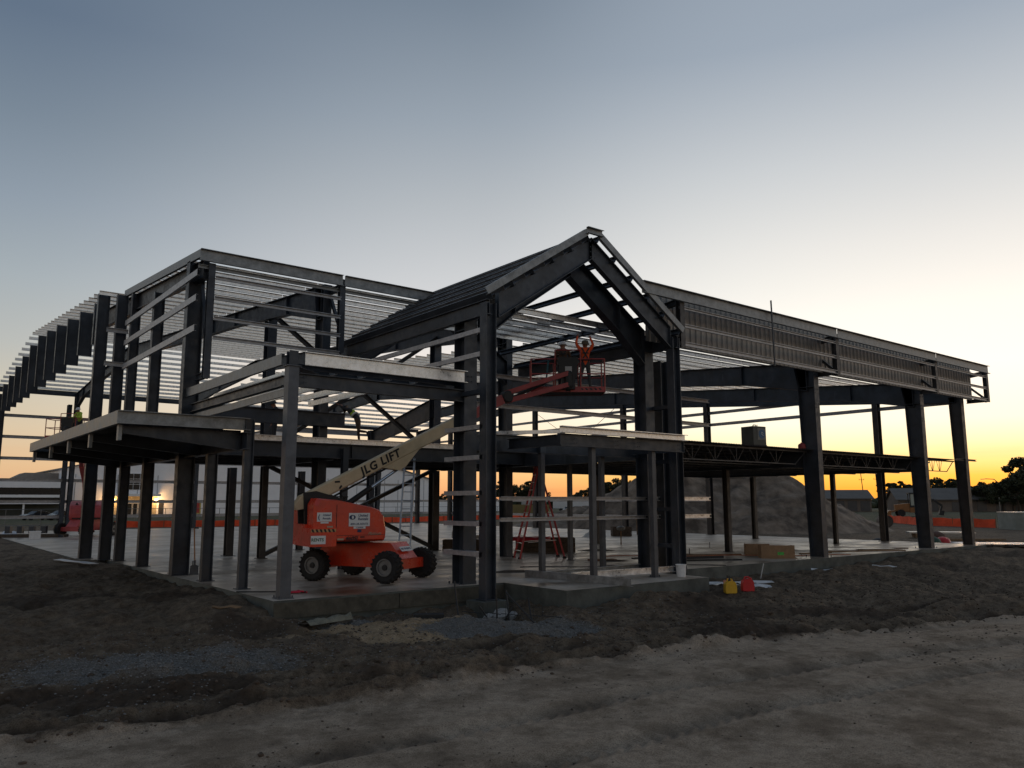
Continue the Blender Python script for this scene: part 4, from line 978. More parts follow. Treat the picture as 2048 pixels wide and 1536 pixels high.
    # platform
    hl, dp = 1.22, .45
    mb = MB(); fbox(mb, fp, -hl, hl, -dp, dp, -.02, .03); fl = mb.build('platform_floor', mat('tread_plate', (.08, .07, .06), .6, .4, .2, 5), root)
    mb = MB()
    for w_ in (-dp, dp): fbox(mb, fp, -hl, hl, w_-.015, w_+.015, -.03, .15)
    for l_ in (-hl, hl): fbox(mb, fp, l_-.015, l_+.015, -dp, dp, -.03, .15)
    mb.build('toe_board', jm_, root)
    mb = MB()
    for k in range(5):
        l_ = .45+k*.15; mb.add([fp(l_, -dp-.018, .03), fp(l_+.07, -dp-.018, .03), fp(l_+.02, -dp-.018, .10), fp(l_-.05, -dp-.018, .10)], [(0, 1, 2, 3)])
    if main: mb.build('hazard_stripe', black, root)
    rl_ = redp
    def rail(pts, r_=.021): MB().tube(pts, r_, 7).build('rail', rl_, root)
    for z_ in (.58, 1.08):
        for w_ in (-dp, dp): rail([fp(-hl, w_, z_), fp(hl, w_, z_)])
        for l_ in (-hl, hl): rail([fp(l_, -dp, z_), fp(l_, dp, z_)])
    for l_ in (-hl, -.42, .42, hl):
        for w_ in (-dp, dp): rail([fp(l_, w_, 0), fp(l_, w_, 1.08)], .024)
    rail([fp(-.42, -dp, 1.08), fp(-.42, -dp, 1.38), fp(.42, -dp, 1.38), fp(.42, -dp, 1.08)])
    mb = MB(); fbox(mb, fp, -.34, .34, -dp-.10, -dp+.14, .86, 1.12); fbox(mb, fp, -.30, .30, -dp-.16, -dp-.05, .42, .86); mb.build('control_box', black, root)
    if main:
        mb = MB(); fbox(mb, fp, -.10, .12, -dp-.17, -dp-.163, .56, .80); mb.build('placard', mat('placard_grey', (.35, .35, .35), .5, 0, .05, 5), root)
        MB().tube([fp(-.75, -.2, .03), fp(-.62, -.3, 1.15)], .03, 6).build('hose', mat('teal_hose', (.03, .12, .16), .5, 0, .1, 5), root)
    return fp, fb, fc, h1, cw

L1 = thing('boom_lift', (11.37, 21.0, 0), 'orange telescopic boom lift with cream boom carrying two workers inside the entrance gable', 'boom lift')
R0 = Vector((11.37, 21.0, 0)); AZC = R(120); AZB = R(-8)
plat_w = Vector((17.85, 19.55, 5.80)); 
fp, fb, fc, hd_, cw_ = boom_lift(L1, AZC, AZB, (-.62, -.02, 0), Vector((9.30, 21.05, 2.22))-R0, Vector((15.75, 20.15, 5.56))-R0, plat_w-R0, R(-38))
# decals on the hood (side facing the yard)
xd = fb.a; up_ = Vector((0, 0, 1))
decal(L1, fb(-.16, -1.112, 1.72), xd, up_, .60, .36, [('United', .10, .10, .11, navy, .018, .15), ('Rentals', .10, .10, .015, navy, .018, .15), ('800-UR-RENTS', .078, 0, -.12, navy, .014, .1)])
mb = MB(); mb.lathe([(.075, 0), (.075, .003)], n=24); o = place('emblem', mb.mesh('emblem', navy), L1, fb(-.36, -1.118, 1.785), xd, up_); o.scale = (1.2, .85, 1)
mb = MB(); mb.lathe([(.036, 0), (.036, .003)], n=20); o = place('emblem', mb.mesh('emblem', white), L1, fb(-.35, -1.124, 1.785), xd, up_); o.scale = (.8, 1.2, 1)
decal(L1, fb(-.15, -1.112, 1.505), xd, up_, .34, .06, [('11268038', .052, 0, 0, navy, .01, 0)])
decal(L1, fb(-1.14, -1.112, 1.80), xd, up_, .40, .24, [('United', .075, .06, .05, navy, .015, .15), ('Rentals', .075, .06, -.04, navy, .015, .15), ('(', .16, -.15, 0, navy, .03, 0)])
decal(L1, fb(-1.13, -1.112, 1.65), xd, up_, .22, .04, [])
decal(L1, fb(-.98, -1.112, 1.54), xd, up_, .16, .045, [], m=mat('pale_tape', (.45, .35, .25), .6, 0, .1, 5))
decal(L1, fb(-.15, -1.112, 1.42), xd, up_, .11, .08, [], m=navy)
place('lettering', text_mesh('460SJ', .15, black, .025, .35, .003, 1.05), L1, fb(-.38, -1.116, 1.215), xd, up_)
decal(L1, fb(-.68, -1.112, 1.20), xd, up_, .18, .05, [], m=mat('pale_tape', (.45, .35, .25)))
place('lettering', text_mesh('Platinum', .11, mat('pale_tape', (.45, .35, .25)), .006, .5, .003), L1, fb(.28, -1.112, 1.34), xd, up_)
decal(L1, fb(-1.30, -1.152, 1.20), xd, up_, .40, .22, [('RENTS', .115, -.02, 0, mat('green_ink', (.02, .10, .05), .5, 0, .05, 5), .02, 0)])
nx = -fc.b if (-fc.b).x > 0 else fc.b
# sticker on the sloping nose plate
sl_o = fc(-1.16, 0, .86); sl_u = (fc(-.95, 0, 1.06)-fc(-1.32, 0, .62)).normalized()
decal(L1, sl_o-fc.a*.03+Vector((0, 0, .02)), fc.b*-1 if False else (sl_u.cross(-fc.a)).normalized(), sl_u, .62, .16, [('800-UR-RENTS', .085, 0, 0, navy, .01, 0)])

# second lift, far corner of the slab
L2 = thing('boom_lift', (11.2, 59.6, 0), 'faded red boom lift on the far left corner of the slab, raised with one worker', 'boom lift')
R2_ = Vector((11.2, 59.6, 0)); pl2 = Vector((8.35, 50.6, 5.75))
fp2, *_ = boom_lift(L2, R(35), R(-102), (0, 0, 0), Vector((11.5, 61.0, 2.2))-R2_, Vector((9.2, 52.6, 5.0))-R2_, pl2-R2_, R(-38), main=False, redm=mat('faded_rose_paint', (.42, .06, .06), .5, 0, .15, 3))

# --- the five workers (and one far off)
hiv = mat('orange_hi_vis', (.85, .10, .02), .8, 0, .08, 12); hivy = mat('lime_hi_vis', (.42, .60, .06), .8, 0, .1, 12)
dkc = mat('dark_work_cloth', (.035, .035, .04), .9, 0, .2, 12); grc = mat('grey_work_cloth', (.06, .065, .07), .9, 0, .2, 12); brc = mat('brown_work_cloth', (.10, .06, .04), .9, 0, .2, 12)
w1 = R0+fp(.62, -.05, .03); w2 = R0+fp(-.12, .12, .03)
person(w1, R(-38)+R(180), 'worker in orange jacket and harness reaching up with both arms from the lift platform', hiv, grc,
       dict(ell=(.30, .02, 1.66), elr=(-.27, .02, 1.62), wrl=(.24, -.10, 1.90), wrr=(-.20, -.12, 1.86), shl=(.20, 0, 1.47), shr=(-.20, 0, 1.47), skull=(0, .02, 1.60), crown=(0, .06, 1.70), anl=(.2, .03, .09), anr=(-.16, .03, .09), knl=(.16, -.02, .5), knr=(-.13, -.02, .5), tol=(.22, -.13, .05), tor=(-.17, -.13, .05)), hat=mat('brown_hat', (.10, .07, .04), .5, 0, .1, 5), harness=True)
person(w2, R(-38)+R(180), 'worker in dark clothes and white hard hat standing at the lift controls', brc, dkc, dict(wrl=(.22, -.26, 1.06), wrr=(-.22, -.26, 1.06), ell=(.27, -.04, 1.16), elr=(-.27, -.04, 1.16)), hat=plastw, harness=True)
person((11.76, 29.5, 4.31), R(-100), 'worker in lime vest and dark cap standing on the upper deck, head bowed', dkc, dkc, dict(skull=(0, -.08, 1.60), crown=(0, -.10, 1.70), neck=(0, -.03, 1.5), wrl=(.16, -.30, 1.10), ell=(.24, -.05, 1.16)), vest=hivy, hat=mat('black_cap', (.02, .02, .02), .7, 0, .1, 5))
person((14.15, 27.3, 4.31), R(-140), 'worker in lime vest bending forward against a column on the upper deck', dkc, brc,
       dict(waist=(0, -.06, 1.09), chest=(0, -.24, 1.27), upper=(0, -.34, 1.36), neck=(0, -.42, 1.40), skull=(0, -.50, 1.42), crown=(0, -.58, 1.45), shl=(.18, -.34, 1.36), shr=(-.18, -.34, 1.36), ell=(.22, -.55, 1.42), elr=(-.22, -.55, 1.42), wrl=(.15, -.72, 1.55), wrr=(-.15, -.72, 1.55),
            knl=(.1, .08, .55), anl=(.1, .42, .50), tol=(.1, .44, .38)), vest=hivy, hat=mat('black_cap', (.02, .02, .02)))
w5 = R2_+fp2(.45, 0, .03)
person(w5, R(-60), 'worker in lime jacket and white hard hat on the far left lift platform', hivy, dkc, dict(waist=(0, -.03, 1.08), chest=(0, -.10, 1.28), upper=(0, -.15, 1.40), neck=(0, -.18, 1.47), skull=(0, -.21, 1.57), crown=(0, -.22, 1.67), shl=(.18, -.15, 1.40), shr=(-.18, -.15, 1.40), wrl=(.2, -.5, 1.15), wrr=(-.2, -.5, 1.15), ell=(.26, -.25, 1.15), elr=(-.26, -.25, 1.15)), hat=plastw)
person((80.1, 130, -.5), R(200), 'far worker in lime jacket walking in front of the long pale warehouse', hivy, dkc, dict(anl=(.1, .25, .12), tol=(.1, .1, .06)), s=1.05)

# ------------------------------------------------------------------ things on the slab
def ladder_step(loc, rz):
    t = thing('step_ladder', loc, 'tall red fibreglass step ladder standing open on the slab under the entrance canopy', 'step ladder', rz=rz)
    H = 3.55; fr_ = mat('red_fibreglass', (.42, .035, .035), .5, 0, .1, 8)
    for s_ in (-1, 1):
        w0, w1_ = .40, .17
        MB().bar((s_*w0, -.85, 0), (s_*w1_, 0, H), .11, .05, up=(0, 1, 0)).build('rail', fr_, t)
        MB().bar((s_*w0, 1.0, 0), (s_*w1_, .06, H), .09, .05, up=(0, 1, 0)).build('rail', fr_, t)
        for yy in (-.85, 1.0): MB().box(s_*w0-.05, s_*w0+.05, yy-.06, yy+.06, 0, .07).build('foot', rubber, t)
    for k in range(1, 12):
        f_ = k/12; w_ = .40-.23*f_; y_ = -.85*(1-f_); MB().box(-w_, w_, y_-.04, y_+.04, H*f_-.012, H*f_+.012).build('step', alum, t)
        if k % 3 == 0: y2 = 1.0*(1-f_)+.06*f_; MB().box(-w_, w_, y2-.012, y2+.012, H*f_-.02, H*f_+.02).build('cross_bar', alum, t)
    MB().box(-.2, .2, -.1, .14, H-.02, H+.04).build('cap', redp, t); MB().bar((-.36, -.5, .62), (-.36, .68, .70), .01, .025).bar((.36, -.5, .62), (.36, .68, .70), .01, .025).build('spreader', alum, t)
    return t
ladder_step((20.72, 24.54, 0), R(-112))
t = thing('extension_ladder', (17.5, 29.6, 0), 'aluminium extension ladder leaning steeply behind the orange lift', 'ladder', rz=R(-38))
for s_ in (-1, 1):
    MB().bar((s_*.20, -.55, .02), (s_*.20-.02*s_, .85, 4.0), .05, .09, up=(0, 1, 0)).build('rail', alum, t)
    MB().bar((s_*.17, -.25, 1.0), (s_*.17-.02*s_, .92, 4.35), .025, .07, up=(0, 1, 0)).build('rail', alum, t)
for k in range(13):
    f_ = (k+.6)/13.5; MB().tube([(-.2, -.55+1.4*f_, 4*f_), (.2, -.55+1.4*f_, 4*f_)], .018, 6).build('rung', alum, t)
t.location = (14.55, 24.3, 0); t.rotation_euler = (0, 0, R(-38))
# shovel
t = thing('shovel', (7.75, 25.25, 0), 'long handled shovel standing against the dark corner columns of the slab', 'shovel', rz=R(-30))
MB().tube([(0, 0, .38), (-.10, .14, 1.42)], .02, 8).build('handle', mat('ash_handle', (.35, .16, .06), .6, 0, .15, 8), t)
MB().bar((.005, -.01, .32), (0, 0, .46), .05, .05).add([(-.13, -.05, .03), (.13, -.05, .03), (.12, -.015, .30), (-.12, -.015, .30), (-.13, -.06, .03), (.13, -.06, .03), (.12, -.03, .30), (-.12, -.03, .30), (0, -.02, .34), (0, -.035, .34)], [(0, 1, 2, 8, 3), (4, 7, 9, 6, 5), (0, 4, 5, 1), (1, 5, 6, 2), (0, 3, 7, 4), (2, 6, 9, 8), (3, 8, 9, 7)]).build('blade', steel, t)
MB().box(-.06, .06, -.02, .02, 1.40, 1.44).build('grip', black, t)
# red glove like tool and dark cable at the front edge
t = thing('magnetic_lead', (8.25, 18.85, 0), 'crumpled bright red rag beside the foot of the corner column', 'rag')
mb = MB(); vs = []
for i in range(7):
    for j in range(5):
        u_, v_ = i/6, j/4; vs.append((-.24+.48*u_, -.09+.18*v_+.03*math.sin(9*u_), .03+.05*math.sin(3.1*u_)*(.6+.4*math.sin(11*u_+7*v_))))
mb.add(vs, [(i*5+j, (i+1)*5+j, (i+1)*5+j+1, i*5+j+1) for i in range(6) for j in range(4)]); o = mb.build('cloth', mat('red_cloth', (.55, .02, .05), .7, 0, .1, 20), t, smooth=True)
o.modifiers.new('th', 'SOLIDIFY').thickness = .03; t.name = 'red_rag'
t = thing('steel_rod', (7.9, 18.9, .02), 'thin dark bar lying across the slab edge at the corner column', 'bar'); MB().bar((.55, -.12, .01), (-.85, .75, .03), .04, .03).build('rod', black, t)
t = thing('power_cable', (19.5, 20.5, .0), 'thin dark cable snaking over the slab below the red step ladder', 'cable'); P_ = [(-2.2+.4*k, .9-.25*k+.25*math.sin(k*1.1), .012) for k in range(16)]; MB().tube(P_, .012, 5).build('cable', black, t)
t = thing('power_cable', (24.5, 22.5, .0), 'orange cable looping over the slab right of the gable columns', 'cable'); P_ = [(-1.2+.5*k, .9-.35*k+.35*math.sin(k*.9), .012) for k in range(18)]; MB().tube(P_, .014, 5).build('cable', mat('orange_cable', (.45, .10, .02), .6, 0, .1, 5), t)
# bucket
t = thing('bucket', (18.85, 15.75, 0), 'white plastic bucket on the entrance slab beside the right gable column', 'bucket')
mb = MB().lathe([(.125, 0), (.13, .01), (.15, .33), (.16, .335), (.16, .36), (.15, .36), (.145, .34), (.12, .03), (.0, .03)], n=20); mb.build('pail', plastw, t, smooth=False)
MB().tube([(.155*math.cos(a), .02, .33-.12*math.sin(a)) for a in np.linspace(0, math.pi, 9)], .005, 4).build('handle', rimm, t)
# open cardboard boxes
def carton(loc, rz, sx, sy, h, label, mark=False):
    t = thing('cardboard_box', loc, label, 'cardboard box', rz=rz)
    mb = MB(); th_ = .012
    mb.box(-sx/2, sx/2, -sy/2, -sy/2+th_, 0, h).box(-sx/2, sx/2, sy/2-th_, sy/2, 0, h*.93).box(-sx/2, -sx/2+th_, -sy/2+th_, sy/2-th_, 0, h).box(sx/2-th_, sx/2, -sy/2+th_, sy/2-th_, 0, h*.97).box(-sx/2+th_, sx/2-th_, -sy/2+th_, sy/2-th_, 0.002, .012)
    mb.build('carton', cardb, t)
    fl = MB(); fl.add([(-sx/2, -sy/2, h), (sx/2, -sy/2, h), (sx/2-.05, -sy/2-.16, h-.10), (-sx/2+.03, -sy/2-.18, h-.07), (-sx/2, -sy/2, h-.01), (sx/2, -sy/2, h-.01), (sx/2-.05, -sy/2-.165, h-.11), (-sx/2+.03, -sy/2-.185, h-.08)], [(0, 1, 2, 3), (4, 7, 6, 5), (0, 4, 5, 1), (1, 5, 6, 2), (2, 6, 7, 3), (3, 7, 4, 0)])
    if mark is None: fl.build('flap', cardb, t)
    if mark:
        MB().box(-.02, .22, -sy/2-.004, -sy/2-.001, .13, .24).build('green_mark', mat('green_spray', (.08, .45, .08), .7, 0, .3, 20), t); MB().box(-sx/2-.02, sx/2+.04, -sy/2-.14, -sy/2-.005, .0, .03).build('flap', cardb, t)
    return t
carton((27.95, 18.55, 0), R(-42), 1.28, .55, .50, 'open cardboard box with a green spray mark, nearest the slab edge', True)
carton((28.9, 20.1, 0), R(-46), .95, .5, .46, 'plain open cardboard box behind the one with a green mark')
# timber, plates, scraps on the slab
def board(loc, rz, l_, w_, h_, m, name, label, cat):
    t = thing(name, loc, label, cat, rz=rz); MB().box(-l_/2, l_/2, -w_/2, w_/2, 0, h_).build('plank' if cat in ('plank',) else 'piece', m, t); return t
t = thing('lying_channel', (15.45, 16.75, .0), 'grey steel channel lying on the entrance slab, running out past its near edge', 'steel channel', rz=R(96)); o = MB().sweep(cprof(.09, .2, .008, 1), (-2.0, 0, .1), (1.9, 0, .1)).build('channel', galvd, t)
t = thing('lying_channel', (17.9, 17.2, .0), 'bright galvanised channel lying along the back of the entrance slab', 'steel channel', rz=R(-4)); MB().sweep(cprof(.09, .18, .008, 1), (-2.0, 0, .09), (2.3, 0, .09)).build('channel', galv, t)
t = thing('lying_channel', (17.6, 18.2, .0), 'dull channel lying behind the bright one on the entrance slab', 'steel channel', rz=R(3)); MB().sweep(cprof(.09, .18, .008, 1), (-2.2, 0, .09), (2.2, 0, .09)).build('channel', galvd, t)
board((17.0, 16.6, 0), R(-20), .5, .35, .02, wood, 'plywood_scrap', 'flat pale scrap of board on the entrance slab', 'board')
board((24.9, 19.2, 0), R(-28), 2.2, .14, .05, black, 'dark_plank', 'dark plank lying near the slab edge right of the gable', 'plank')
board((25.4, 20.2, 0), R(-22), 1.9, .14, .09, black, 'dark_plank', 'shorter dark plank lying just behind the long one right of the gable', 'plank')
board((24.0, 21.6, 0), R(-15), 1.6, .1, .04, black, 'dark_plank', 'thin dark plank lying beside the rear gable column', 'plank')
board((27.3, 21.2, 0), R(-30), 2.6, .16, .04, wood, 'lumber', 'long light brown board lying between the planks and the boxes', 'plank')
board((21.6, 21.8, 0), R(-25), 1.0, .5, .06, mat('rust_plate', (.16, .07, .035), .9, .1, .3, 6), 'rusty_plate', 'rusty brown plate lying on the slab behind the entrance posts', 'steel plate')
for i, (x_, y_, a, l_, w_, m_, lb) in enumerate(((34.9, 19.6, -35, 4.8, 1.1, alum, 'wide thin metal sheet lying between the right wing columns'), (33.6, 18.9, -28, 3.2, .12, wood, 'long timber lying in front of the metal sheet'), (36.8, 19.0, -30, 3.0, .1, wood, 'timber lying left of the second right wing column'), (35.7, 18.4, -34, 2.0, .9, cardb, 'flattened brown sheet lying by the second right wing column'), (31.5, 19.0, -12, 1.8, .12, wood, 'short timber lying just right of the first right wing column'))):
    board((x_, y_, .0), R(a), l_, w_, .045, m_, ('metal_sheet', 'lumber', 'lumber', 'flat_carton', 'lumber')[i], lb, ('metal sheet', 'plank', 'plank', 'board', 'plank')[i])
# small welding set, blocks, crates
def crate(loc, rz, sx, sy, h, m, label, n=3, name='wooden_crate', cat='crate'):
    t = thing(name, loc, label, cat, rz=rz)
    for k in range(n):
        z0 = k*h/n
        for s_ in (-1, 1): MB().box(-sx/2, sx/2, s_*sy/2-.015, s_*sy/2+.015, z0+.01, z0+h/n-.012).build('slat', m, t)
        for s_ in (-1, 1): MB().box(s_*sx/2-.015, s_*sx/2+.015, -sy/2+.02, sy/2-.02, z0+.01, z0+h/n-.012).build('slat', m, t)
    MB().box(-sx/2+.02, sx/2-.02, -sy/2+.02, sy/2-.02, .0, .03).build('bottom', m, t); return t
dkw = mat('weathered_timber', (.07, .05, .035), .9, 0, .3, 8)
c_ = crate((23.6, 27.4, 0), R(-40), 2.6, .9, .62, dkw, 'long low dark timber crate behind the red step ladder', 3)
t = thing('red_tarp', (22.9, 27.6, .63), 'red sheet laid over the crate behind the step ladder', 'tarp', rz=R(-40)); mb = MB(); vs = []
for i in range(9):
    for j in range(5): vs.append((-.9+1.8*i/8, -.5+j*.25, .02+.025*math.sin(i*1.9+j)+(-.16 if j == 0 else 0)))
mb.add(vs, [(i*5+j, (i+1)*5+j, (i+1)*5+j+1, i*5+j+1) for i in range(8) for j in range(4)]); o = mb.build('sheet', mat('red_sheet', (.42, .02, .03), .6, 0, .1, 9), t, smooth=True); o.modifiers.new('th', 'SOLIDIFY').thickness = .012
c_ = crate((21.4, 30.2, 0), R(-38), 2.3, .8, .50, dkw, 'dark timber skid box on the slab behind the left gable columns', 2)
t = thing('cement_sack', (20.9, 30.4, .51), 'pale upright sack on the dark skid box', 'sack', rz=R(-30)); mb = MB().lathe([(.16, 0), (.24, .08), (.25, .3), (.19, .48), (.10, .56), (.13, .64)], n=10); mb.build('sack', mat('pale_sack', (.38, .36, .33), .9, 0, .15, 7), t, smooth=True)
board((21.9, 30.0, .52), R(-38), .8, .3, .16, mat('pale_sack', (.38, .36, .33)), 'pale_block', 'pale block lying beside the sack on the skid box', 'block')
crate((37.9, 36.5, 0), R(-35), 1.2, .8, .6, dkw, 'dark timber crate near the trestle table at the back of the slab', 3)
t = thing('rubbish_heap', (35.6, 36.6, 0), 'pale plastic sheeting heaped on the slab left of the dark crate', 'plastic sheeting'); mb = MB(); vs = []
for i in range(9):
    for j in range(7):
        u_, v_ = i/8*2-1, j/6*2-1; vs.append((u_*.75, v_*.6, max(0, (1-u_*u_)*(1-v_*v_))*(.42+.2*math.sin(i*2.3+j*1.7))))
mb.add(vs, [(i*7+j, (i+1)*7+j, (i+1)*7+j+1, i*7+j+1) for i in range(8) for j in range(6)]); mb.build('sheeting', mat('pale_sack', (.38, .36, .33)), t, smooth=True)
t = thing('trestle_table', (41.0, 36.2, 0), 'plain timber trestle table at the back edge of the slab', 'table', rz=R(-40)); MB().box(-1.4, 1.4, -.45, .45, 1.02, 1.08).build('table_top', wood, t)
for sx in (-1.25, 1.25):
    for sy in (-.38, .38): MB().box(sx-.045, sx+.045, sy-.045, sy+.045, 0, 1.02).build('leg', wood, t)
# pedestal tools: stands with small heads
t = thing('pipe_stand', (30.3, 29.2, 0), 'small stand with a round head on the slab behind the entrance posts', 'stand'); MB().tube([(0, 0, 0), (0, 0, .75)], .03, 8).build('stem', wood, t); MB().lathe([(.05, .7), (.22, .78), (.24, .88), (.1, .95)], n=12).build('head', galvd, t)
for k, (x_, y_) in enumerate(((25.6, 23.2), (28.6, 25.4), (26.9, 22.0), (8.5, 27.9), (31.6, 24.6))):
    t = thing('anchor_stub', (x_, y_, 0), ('thin bent pipe stub rising from the slab between the entrance posts', 'pipe stub on a dark disc near the rear right gable column', 'short stub standing on the slab right of the gable columns', 'small stub rising from the slab near the shovel', 'thin stub standing on the slab left of the cardboard boxes')[k], 'pipe stub')
    MB().tube([(0, 0, 0), (0, 0, .32), (-.12, .02, .48)] if k == 0 else [(0, 0, 0), (0, 0, .26)], .018, 6).build('pipe', steel, t)
    if k in (1,): MB().lathe([(.42, 0), (.4, .02)], n=16).build('disc', black, t)
# drifts of dirt on the slab
for k, (x_, y_, r_) in enumerate(((26.4, 22.9, 1.2), (21.8, 21.4, .55), (20.0, 17.9, .7), (16.0, 20.2, .8), (25.9, 26.4, .9))):
    mb = MB(); vs = [(0, 0, .06)]; n = 14
    for i in range(n): a = 2*math.pi*i/n; q_ = r_*(.7+.5*random.random()); vs.append((q_*math.cos(a), q_*.55*math.sin(a), 0.004))
    for i in range(n): a = 2*math.pi*i/n; q_ = r_*.45*(.7+.5*random.random()); vs.append((q_*math.cos(a), q_*.55*math.sin(a), .035+.02*random.random()))
    fs = [(0, n+1+i, n+1+(i+1) % n) for i in range(n)]+[(1+i, 1+(i+1) % n, n+1+(i+1) % n, n+1+i) for i in range(n)]
    o = mb.add(vs, fs).build('dirt_drift', clodm, None, smooth=True, loc=(x_, y_, 0)); o.rotation_euler.z = R(-35)
    tag(o, None, None, None, 'structure')
# mezzanine: welder and red can
t = thing('welding_generator', (26.6, 18.35, 4.31), 'dark boxy welding generator with a blue front label on the edge of the upper deck', 'welding generator', rz=R(-8))
MB().box(-.42, .42, -.30, .45, .06, .95).build('housing', mat('generator_grey', (.05, .055, .05), .5, .3, .2, 5), t)
MB().box(-.14, .36, -.308, -.300, .30, .86).build('front_panel', mat('generator_panel', (.16, .16, .15), .5, .2, .1, 5), t)
o = MB().lathe([(.22, 0), (.22, .004)], n=20, axis='y').build('blue_label', mat('blue_label', (.03, .10, .20), .5, 0, .1, 5), t, loc=(.14, -.316, .58))
MB().tube([(.04, -.02, .02), (.0, 0, .10), (-.05, .02, .02), (.03, 0, -.05), (.10, 0, -.06)], .016, 5).build('white_mark', white, t, loc=(.14, -.325, .58))
MB().tube([(-.12, 0, .95), (-.08, 0, 1.04), (.08, 0, 1.04), (.12, 0, .95)], .022, 6).build('lifting_eye', steel, t)
MB().tube([(.28, .1, .95), (.29, .1, 1.08)], .018, 6).build('exhaust', steel, t); MB().box(-.44, .44, -.32, .47, .0, .06).build('skid', black, t)
t = thing('fuel_can', (29.35, 18.05, 4.31), 'small dark red can at the foot of the first right wing column on the deck', 'fuel can'); MB().lathe([(.14, 0), (.15, .02), (.15, .14), (.11, .20), (.05, .22), (.05, .25)], n=14).build('can', mat('dark_red_can', (.22, .02, .02), .5, 0, .1, 6), t, smooth=False); MB().tube([(0, 0, .24), (.03, .02, .42)], .008, 4).build('spout', black, t)

# ------------------------------------------------------------------ things on the soil
def fuel_jug(loc, rz, m, label, spout=True):
    t = thing('fuel_can', loc, label, 'fuel can', rz=rz)
    mb = MB(); prof = [(-.15, 0), (-.16, .02), (-.165, .12), (-.155, .24), (-.12, .30), (-.03, .335), (.05, .34), (.12, .31), (.155, .25), (.165, .12), (.16, .02), (.15, 0)]
    fprism(mb, Fr((0, 0, 0), 0), prof, -.11, .11, inset=.03); b_ = mb.build('body', m, t, smooth=False)
    MB().tube([(-.09, 0, .315), (-.07, 0, .385), (.04, 0, .385), (.07, 0, .335)], .018, 6).build('handle', m, t)
    if spout: MB().lathe([(.035, .30), (.035, .37), (.02, .38), (.018, .46)], (-.02, 0, .02), 'z', 10).build('cap', black, t)
    else: MB().lathe([(.03, .3), (.03, .36)], (.10, 0, .0), 'z', 10).build('cap', mat('red_plastic', (.55, .02, .025)), t)
    return t
redpl = mat('red_plastic', (.50, .015, .02), .45, 0, .08, 6)
ys_, xs_ = 14.05, 19.35
fuel_jug((18.95, 14.10, gz(18.95, 14.10)-.01), R(-35), mat('yellow_plastic', (.62, .36, .02), .45, 0, .08, 6), 'yellow plastic fuel can on the soil, left of the red one')
fuel_jug((19.30, 14.45, gz(19.3, 14.45)-.0), R(40), mat('salmon_plastic', (.60, .20, .10), .5, 0, .08, 6), 'faded salmon fuel can squeezed behind the yellow and red ones')
fuel_jug((19.36, 13.82, gz(19.36, 13.82)-.01), R(-35), redpl, 'bright red plastic fuel can standing right of the yellow one', spout=False)
# white sheet scraps
def scrap(loc, rz, l_, w_, label, h_=.02, m=None, tilt=0, name='sheet_metal_scrap', cat='metal scrap', bend=0.0):
    t = thing(name, loc, label, cat, rz=rz); t.rotation_euler = (tilt, 0, rz); mb = MB(); n = 6; vs = []
    for i in range(n+1):
        x_ = -l_/2+l_*i/n; vs += [(x_, -w_/2, h_+bend*math.sin(i*2.1)), (x_, w_/2, h_+bend*math.sin(i*1.7+1)+bend)]
    vs += [(a, b_, c-.012) for a, b_, c in vs]; k = 2*(n+1)
    fs = [(2*i, 2*i+2, 2*i+3, 2*i+1) for i in range(n)]+[(k+2*i, k+2*i+1, k+2*i+3, k+2*i+2) for i in range(n)]+[(2*i, k+2*i, k+2*i+2, 2*i+2) for i in range(n)]+[(2*i+1, 2*i+3, k+2*i+3, k+2*i+1) for i in range(n)]+[(0, 1, k+1, k), (2*n, k+2*n, k+2*n+1, 2*n+1)]
    mb.add(vs, fs).build('strip', m or mat('white_coated_metal', (.62, .63, .64), .4, .1, .06, 6), t); return t
scrap((5.93, 33.2, gz(5.93, 33.2)+.06), R(-78), 3.2, .28, 'white painted board lying on the soil bank at far left', h_=.03, bend=.01)
scrap((21.9, 15.9, gz(21.9, 15.9)+.08), R(-22), 2.4, .16, 'long pale folded trim piece leaning along the slab edge behind the fuel cans', tilt=R(12), bend=.02)
scrap((20.9, 15.6, gz(20.9, 15.6)+.10), R(-8), 1.3, .30, 'crumpled white metal scrap just behind the red fuel can', tilt=R(-15), bend=.05)
scrap((21.8, 15.4, gz(21.8, 15.4)+.06), R(-40), 1.2, .22, 'flat white metal scrap in front of the folded trim', tilt=R(8), bend=.03)
scrap((23.2, 15.95, gz(23.2, 15.95)+.3), R(-30), .5, .05, 'narrow white strip propped upright against the slab edge', tilt=0); COL.objects[-1]
t = [o for o in COL.objects if o.get('label', '').startswith('narrow white strip')][0]; t.rotation_euler = (0, R(-75), R(-30))
scrap((28.0, 16.4, gz(28.0, 16.4)+.03), R(-45), 1.25, .06, 'thin curved white strip lying on the soil left of the first right wing column', bend=.03)
scrap((31.2, 15.9, gz(31.2, 15.9)+.03), R(-75), .9, .05, 'thin slanting white strip lying right of the first right wing column', bend=.02)
scrap((6.3, 18.2, gz(6.3, 18.2)+.03), R(-30), .7, .12, 'pale scrap lying on the soil bank by the slab corner', m=wood, bend=.02)
